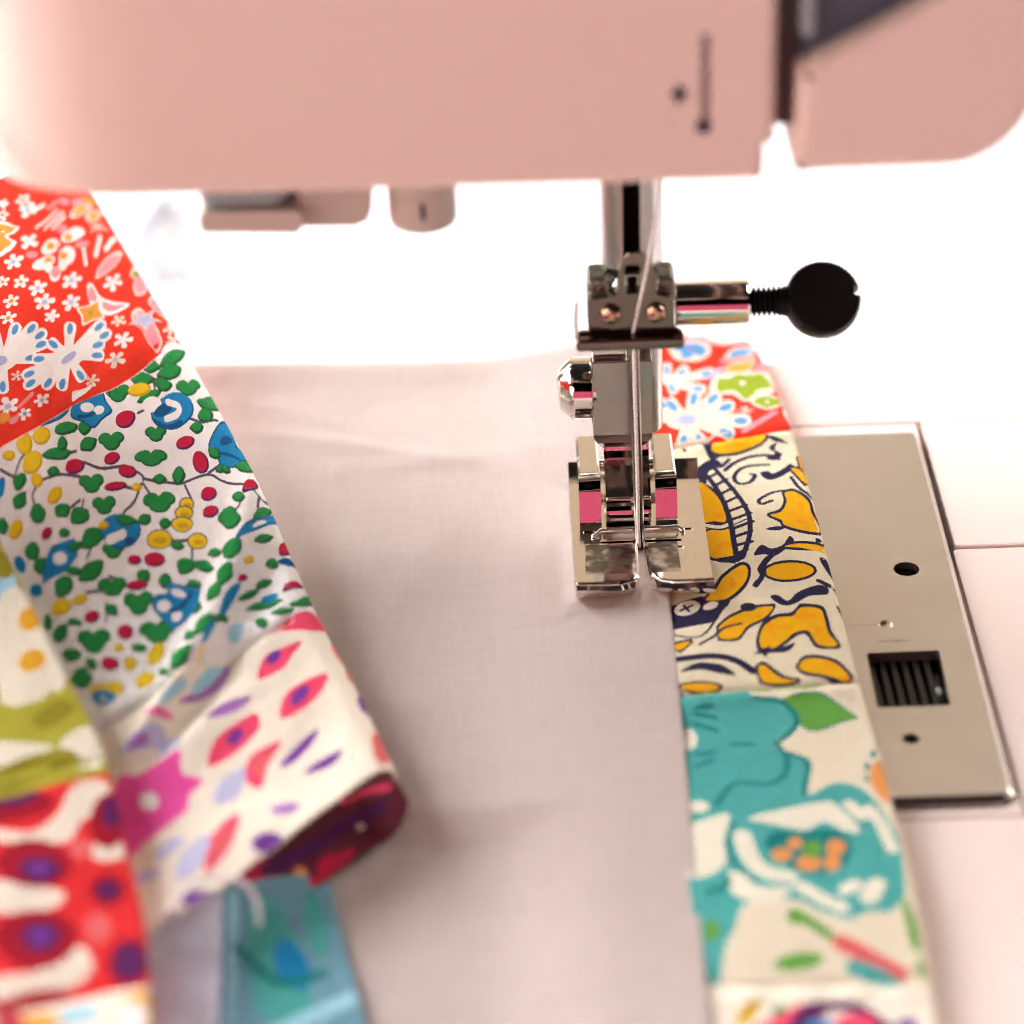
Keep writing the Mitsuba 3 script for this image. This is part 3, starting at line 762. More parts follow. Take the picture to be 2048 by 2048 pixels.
# ---------------------------------------------------------------- printed motifs, in fiftieths of a millimetre of each cloth's own (u, v)
MOTIFS = {}
MOTIFS['strip_red'] = '''
pink p -604 2911 -396 3080 -152 3068 -122 2930 -328 2842 -494 2855
cream p -436 2929 -268 3068 -168 2978 -323 2863
pink p -119 2793 -69 2888 -64 2784 -58 2656 -58 2759
cream p -741 2848 -575 2898 -438 2847 -449 2733 -564 2645 -724 2677
blue p -726 2813 -621 2868 -497 2843 -469 2777 -530 2706 -572 2738 -612 2687 -688 2705 -664 2766
mauve e -585 2804 36 -3 -4 -18
cream p -359 2663 -276 2801 -151 2870 -64 2862 -149 2714 -281 2665
blue p -312 2695 -233 2805 -93 2833 -171 2744
pink s 49 -379 2632 -197 2691 -58 2707 -58 2656
cream p -392 2498 -360 2440 -278 2442 -191 2512 -118 2652 -120 2676 -127 2677 -209 2647 -290 2631 -382 2542 -393 2520
orange p -380 2520 -295 2606 -214 2622 -131 2651 -198 2526 -277 2466 -354 2467
pink p -163 2521 -58 2656 -58 2578 -58 2424 -61 2494
lilac e -58 2578 0 -64 0 -26
cream p -571 2233 -481 2430 -367 2467 -250 2472 -83 2471 -59 2275 -89 2154 -247 2043 -357 1995 -426 2107 -563 2115
green p -516 2236 -466 2371 -390 2366 -324 2432 -224 2418 -128 2444 -104 2333 -108 2221 -218 2173 -273 2086 -350 2030 -377 2145 -434 2176 -515 2152
cream e -304 2297 25 -1 -8 -33
cream p -315 1977 -239 2080 -135 2094 -69 1960 -205 1864
green p -291 1981 -232 2053 -154 2062 -85 1972 -201 1889 -244 1927
cream e -189 1982 16 0 -5 -24
cream p -801 1790 -835 1938 -873 2094 -932 2054 -968 1952 -907 1831 -842 1730
cream p -801 1745 -730 1913 -654 2105 -679 2187 -738 2174 -799 1964 -842 1775
cream p -811 1725 -663 1874 -529 2014 -508 2142 -560 2183 -694 1998 -832 1795
cream p -820 1718 -634 1782 -478 1841 -434 1959 -476 2032 -635 1933 -823 1802
cream p -828 1717 -596 1661 -417 1623 -350 1708 -388 1812 -573 1814 -815 1803
cream p -834 1720 -686 1576 -557 1494 -498 1529 -508 1634 -643 1715 -809 1801
cream p -844 1769 -895 1606 -940 1433 -903 1357 -843 1421 -819 1575 -799 1751
cream p -805 1796 -890 1969 -967 2122 -1031 2071 -1049 1952 -952 1838 -838 1724
cream p -813 1803 -950 1881 -1072 1940 -1126 1852 -1111 1752 -980 1733 -830 1717
cream p -844 1740 -824 1535 -802 1308 -745 1314 -697 1464 -747 1605 -798 1780
cream e -829 1749 154 -11 -17 -126
blue e -903 1970 -26 74 24 36
blue e -722 2065 36 103 22 -17
blue e -578 2058 53 64 8 -43
blue e -509 1920 55 28 0 -49
blue e -428 1719 51 -6 -7 -49
blue e -560 1567 45 -33 -14 -43
blue e -880 1476 -17 -79 -25 9
blue e -986 2001 -36 56 21 43
blue e -1062 1834 -50 15 10 48
blue e -759 1461 14 -100 -24 -15
lilac e -821 1765 70 -6 -10 -73
cream p -854 2297 -767 2379 -668 2481 -657 2568 -689 2604 -783 2483 -864 2358
cream p -840 2332 -808 2459 -776 2615 -813 2634 -857 2599 -872 2444 -878 2324
cream p -870 2290 -759 2196 -653 2124 -601 2187 -605 2278 -719 2326 -847 2366
cream p -878 2308 -887 2241 -883 2121 -842 2148 -803 2205 -822 2311 -840 2348
cream p -863 2290 -680 2344 -523 2393 -472 2486 -507 2546 -667 2469 -855 2366
cream p -842 2360 -868 2458 -912 2562 -956 2518 -981 2433 -925 2349 -875 2296
blue e -720 2497 43 49 5 -31
blue e -828 2529 12 80 20 5
blue e -660 2217 36 -19 -12 -39
blue e -852 2242 7 -75 -20 -22
blue e -549 2458 44 17 -4 -39
blue e -922 2454 -24 47 18 33
lilac s 39 -567 2377 -417 2526
pink s 49 -160 1822 -281 1706 -422 1579
cream s 15 -432 1859 -315 1867
cream s 15 -392 1910 -348 1817
cream s 15 -356 1920 -390 1821
white e -64 2114 -3 -77 0 -26
white e -69 1985 0 -52 0 -26
white e -75 1779 20 -87 -15 -39
white e -55 1670 7 -70 -9 -16
lilac e -58 2321 -3 -77 0 -13
cream s 19 -709 1467 -651 1531 -548 1566
cream s 49 -936 1425 -732 1475
'''
MOTIFS['strip_yellow'] = '''
navy p -765 1460 -695 1474 -691 1291 -632 1246 -715 1198 -742 1317
navy p -714 1310 -676 1250 -599 1236 -485 1265 -338 1356 -274 1420 -262 1456 -297 1581 -389 1596 -651 1492 -709 1365
amber p -693 1342 -646 1472 -530 1513 -388 1559 -301 1558 -285 1454 -350 1385 -484 1303 -597 1278 -669 1292
navy s 36 -636 1038 -555 1141 -421 1227 -297 1235 -227 1171
navy p -274 1491 -195 1441 -124 1374 -178 1386 -247 1419
navy p -277 1332 -208 1390 -235 1310 -193 1233 -254 1156 -315 1198 -242 1260
navy s 32 -715 1130 -659 1090 -584 1196
navy e -891 1332 17 -5 -3 -26
navy s 32 -460 966 -433 946 -487 842 -568 823 -588 919 -533 1040 -440 1094 -312 1098
navy p -392 978 -332 1009 -301 965 -205 1044 -159 1092 -140 1030 -224 936 -306 878 -366 881
navy p -823 1090 -704 1207 -648 1126 -762 1010 -799 846 -846 929
navy p -873 852 -950 302 -945 271 -890 243 -729 254 -716 293 -713 522 -754 752 -836 889 -856 890
amber p -852 849 -775 725 -734 515 -737 287 -818 296 -890 280 -929 300
navy p -899 182 -898 -118 -808 -178 -724 -205 -703 -191 -681 163 -688 192 -769 212 -881 202
amber p -882 166 -770 176 -701 162 -719 -173 -804 -146 -881 -98
navy s 65 -887 250 -778 218 -667 281 -591 335
cream s 39 -887 250 -778 218 -667 281 -597 331
navy s 39 -806 1083 -747 830 -719 539 -705 258 -700 18 -690 -175
navy s 36 -713 1100 -634 786 -582 499 -568 312 -587 111 -646 -120
navy s 31 -773 937 -689 1009
navy s 31 -751 803 -645 905
navy s 31 -736 669 -620 767
navy s 31 -719 539 -598 634
navy s 31 -712 413 -568 498
navy s 31 -707 297 -553 382
navy s 31 -699 190 -550 274
navy s 31 -701 92 -571 157
navy s 31 -696 -5 -576 34
navy s 31 -691 -102 -618 -54
navy p -709 -116 -636 -63 -643 -159 -772 -196 -850 -151
navy p -294 652 -299 545 -346 431 -430 377 -438 327 -367 255 -343 184 -230 119 -114 89 -88 120 -75 233 -101 403 -107 573 -192 723 -267 707 -279 698
amber p -272 662 -197 680 -127 533 -127 372 -86 207 -106 129 -223 156 -334 220 -350 285 -419 350 -336 397 -278 539
navy s 29 -194 697 -265 701 -367 667 -466 569 -461 501 -379 552
navy p -469 173 -405 204 -322 199 -381 154
navy s 29 -185 898 -155 731 -87 595
navy p -181 1006 -121 769 -102 761 -75 800 -69 851 -83 1025 -94 1034 -161 1067 -178 1043
amber p -162 1028 -105 995 -64 851 -102 798 -146 951
navy p -105 1163 -105 1001 -64 1032 -63 1025 -58 1212 -64 1212 -92 1197
amber p -90 1171 -70 1184 -70 1044 -92 1025
navy p -574 -122 -517 -11 -451 -57 -367 -19 -312 84 -288 14 -354 -70 -432 -143 -502 -120
navy p -134 56 -69 1 -126 -42
navy p -361 -67 -248 -89 -55 -106 -64 -128 -64 -128 -64 -102 -69 -77 -120 1 -263 22 -368 -18 -374 -48
amber p -357 -39 -262 -7 -125 -30 -64 -77 -69 -128 -243 -60
navy e -347 -321 186 -5 -10 -126
amber e -347 -321 165 -4 -8 -95
navy p -563 -278 -493 -147 -428 -128 -498 -245 -509 -342 -579 -484 -615 -456 -554 -354
navy p -510 -599 -459 -592 -402 -670 -321 -574 -187 -507 -119 -536 -132 -627 -251 -634 -352 -708 -433 -726 -493 -663
navy s 36 -168 -451 -90 -541 -58 -592
navy p -132 -187 -77 -219 -58 -437 -91 -379
navy p -955 -678 -844 -680 -735 -588 -638 -429 -607 -257 -670 -195 -807 -323 -868 -444 -963 -601 -973 -649
amber p -950 -631 -853 -470 -796 -355 -672 -233 -629 -273 -652 -401 -749 -558 -849 -640
navy p -1208 -727 -977 -576 -938 -632 -787 -639 -855 -778 -928 -911 -1078 -957 -1235 -974
cream e -1084 -726 91 39 2 -89
cream e -924 -703 55 34 3 -48
navy s 23 -1133 -755 -1047 -695
navy s 19 -1103 -692 -1073 -771
navy p -923 -994 -927 -1128 -918 -1155 -791 -1148 -704 -999 -574 -887 -500 -753 -492 -713 -509 -693 -664 -721 -819 -832 -913 -960
amber p -903 -989 -810 -860 -661 -755 -512 -729 -587 -863 -712 -968 -796 -1115 -907 -1123
navy e -675 -729 54 -2 -7 -54
navy p -680 -1152 -670 -1263 -647 -1293 -557 -1278 -409 -1110 -342 -1103 -295 -1256 -165 -1281 -151 -1276 -133 -1237 -171 -1073 -172 -933 -188 -766 -317 -720 -339 -731 -401 -811 -506 -827 -609 -927
amber p -655 -1135 -601 -969 -498 -868 -396 -858 -327 -766 -209 -802 -198 -949 -196 -1091 -158 -1238 -279 -1218 -324 -1056 -414 -1066 -492 -1161 -567 -1239 -645 -1248
navy p -1233 -1205 -1194 -1266 -1179 -1273 -1098 -1169 -1089 -1138 -1099 -1112 -1108 -1111 -1222 -1149 -1238 -1173
amber p -1221 -1181 -1107 -1143 -1182 -1242
navy s 24 -1051 -1184 -948 -1095 -871 -994 -753 -937
navy s 19 -1232 -1057 -1036 -1088 -900 -864
navy s 28 -87 -784 -64 -901
navy e -64 -1159 11 16 0 -90
navy p -611 -1238 -546 -1250 -429 -1185 -472 -1274 -551 -1299
navy p -447 -1503 -396 -1568 -289 -1601 -178 -1688 -157 -1699 -99 -1595 -100 -1557 -170 -1409 -286 -1339 -392 -1346 -447 -1444 -454 -1464
amber p -431 -1469 -385 -1384 -296 -1378 -190 -1437 -120 -1584 -161 -1621 -279 -1562 -387 -1527
navy p -715 -1468 -704 -1617 -689 -1642 -584 -1660 -459 -1644 -440 -1629 -442 -1592 -532 -1556 -646 -1402 -696 -1423
amber p -693 -1459 -653 -1439 -599 -1526 -543 -1592 -459 -1620 -586 -1640 -682 -1608
navy e -1083 -1654 145 -9 -5 -60
amber e -1086 -1658 123 -8 -3 -40
navy s 64 -1210 -1347 -969 -1323 -824 -1386 -728 -1504
navy p -1201 -1488 -1088 -1396 -988 -1404 -916 -1434 -844 -1544 -947 -1518 -1068 -1470
navy p -563 -1293 -614 -1305 -634 -1349 -660 -1310 -711 -1309 -676 -1273 -687 -1228 -640 -1244 -595 -1217 -602 -1264
'''
MOTIFS['strip_teal'] = '''
grass p -777 -1744 -661 -1646 -487 -1647 -285 -1613 -128 -1599 -189 -1647 -423 -1727 -620 -1724
deep_teal p -582 -1839 -520 -2062 -467 -2159 -365 -2153 -256 -2087 -150 -2047 -138 -2031 -139 -2011 -248 -1847 -347 -1756 -470 -1775 -574 -1816 -582 -1825
grass p -572 -1831 -468 -1791 -355 -1773 -257 -1861 -149 -2027 -256 -2068 -366 -2135 -464 -2139 -509 -2052
teal p -1333 -1686 -1066 -1746 -936 -1670 -812 -1678 -753 -1806 -627 -1786 -534 -1906 -515 -2051 -590 -2170 -672 -2224 -711 -2303 -627 -2370 -542 -2434 -527 -2556 -578 -2654 -597 -2792 -556 -2832 -725 -2882 -890 -2894 -1062 -2981 -1200 -2974 -1478 -2958 -1400 -2254
deep_teal s 37 -753 -1806 -586 -1847 -516 -2010 -576 -2161 -693 -2274
deep_teal s 37 -693 -2274 -654 -2426 -698 -2604 -819 -2687 -1006 -2674 -1146 -2884
deep_teal s 37 -628 -2380 -531 -2475 -575 -2675 -599 -2801 -550 -2836
deep_teal s 37 -1148 -1926 -1020 -1974
deep_teal s 37 -1167 -2020 -1028 -2111
deep_teal s 37 -1130 -1878 -1031 -1866
deep_teal s 37 -1205 -2353 -1088 -2335
deep_teal s 37 -1217 -2477 -1112 -2416
deep_teal s 37 -956 -2260 -837 -2267
ivory e -1222 -2191 53 -3 -17 -114
teal p -1439 -3056 -1056 -2924 -839 -2857 -576 -2812 -409 -2705 -264 -2760 -182 -2919 -135 -3087 -97 -3306 -128 -3672 -153 -3802 -253 -3943 -374 -3938 -480 -4000 -648 -3920 -791 -3806 -1061 -3832 -1156 -4058 -1212 -4213 -1256 -4596 -1326 -4617 -1411 -4594 -1373 -3613
ivory p -1351 -3126 -1167 -2995 -1072 -2996 -1127 -3223 -1138 -3444 -1267 -3567 -1387 -3532
ivory p -962 -3028 -732 -2939 -516 -2886 -425 -2910 -310 -3172 -410 -3166 -515 -3076 -639 -3152 -817 -3092
ivory s 116 -1017 -3190 -987 -3416 -913 -3549 -791 -3595
ivory p -1137 -3535 -1051 -3555 -976 -3679 -790 -3696 -904 -3826 -1058 -3805 -1141 -3707
ivory s 97 -729 -3688 -633 -3797 -524 -3897
ivory s 93 -481 -3740 -415 -3687
ivory s 112 -358 -3820 -291 -3687
ivory s 84 -345 -2921 -289 -3042
ivory s 75 -235 -2969 -183 -3119 -148 -3359
ivory e -1252 -2897 67 -4 -5 -57
deep_teal p -891 -3272 -812 -3153 -665 -3181 -523 -3146 -410 -3203 -384 -3363 -468 -3519 -580 -3574 -692 -3565 -796 -3467
peach e -804 -3383 61 -3 -9 -71
peach e -711 -3276 43 -2 -7 -59
peach e -656 -3471 77 -3 -11 -78
peach e -519 -3466 50 -1 -13 -90
peach e -476 -3322 59 -1 -11 -79
grass e -615 -3335 59 -3 -11 -87
grass e -1277 -4048 46 -3 -5 -90
deep_teal s 49 -1271 -3711 -1179 -3683 -1146 -3591
deep_teal s 26 -1047 -3076 -1110 -3262 -1077 -3484 -971 -3639
grass p -843 -3931 -778 -3887 -688 -3986 -575 -4140 -589 -4192 -667 -4125 -748 -4040 -828 -4019
grass e -796 -4328 142 21 5 -67
coral s 120 -549 -4191 -406 -4320 -237 -4465
teal s 116 -484 -4387 -337 -4486 -197 -4674
grass p -171 -3808 -128 -3940 -114 -4280 -161 -4231 -174 -4025
grass e -119 -4428 21 8 13 -82
peach p -150 -2552 -81 -2534 -104 -2913 -152 -2870 -189 -2714
deep_teal e -123 -2435 19 0 -9 -45
deep_teal e -182 -2563 16 -2 -9 -47
deep_teal e -205 -2679 14 -2 -7 -42
grass e -42 -1765 17 17 9 -36
'''
MOTIFS['strip_end'] = '''
rose p -1053 -4833 -901 -4730 -771 -4660 -669 -4766 -659 -4928 -1057 -4914
plum p -844 -4772 -772 -4673 -632 -4643 -453 -4683 -314 -4832 -272 -4945 -387 -4936 -437 -4776 -614 -4715 -746 -4814 -796 -4925 -890 -4920
rose e -504 -4836 126 -6 -7 -95
azure e -695 -4838 84 -1 -4 -59
mustard p -1158 -4811 -1123 -4690 -1037 -4620 -1017 -4657 -1050 -4753 -1117 -4829
leaf e -911 -4711 47 21 7 -32
violet e -223 -4872 62 -7 -7 -76
'''
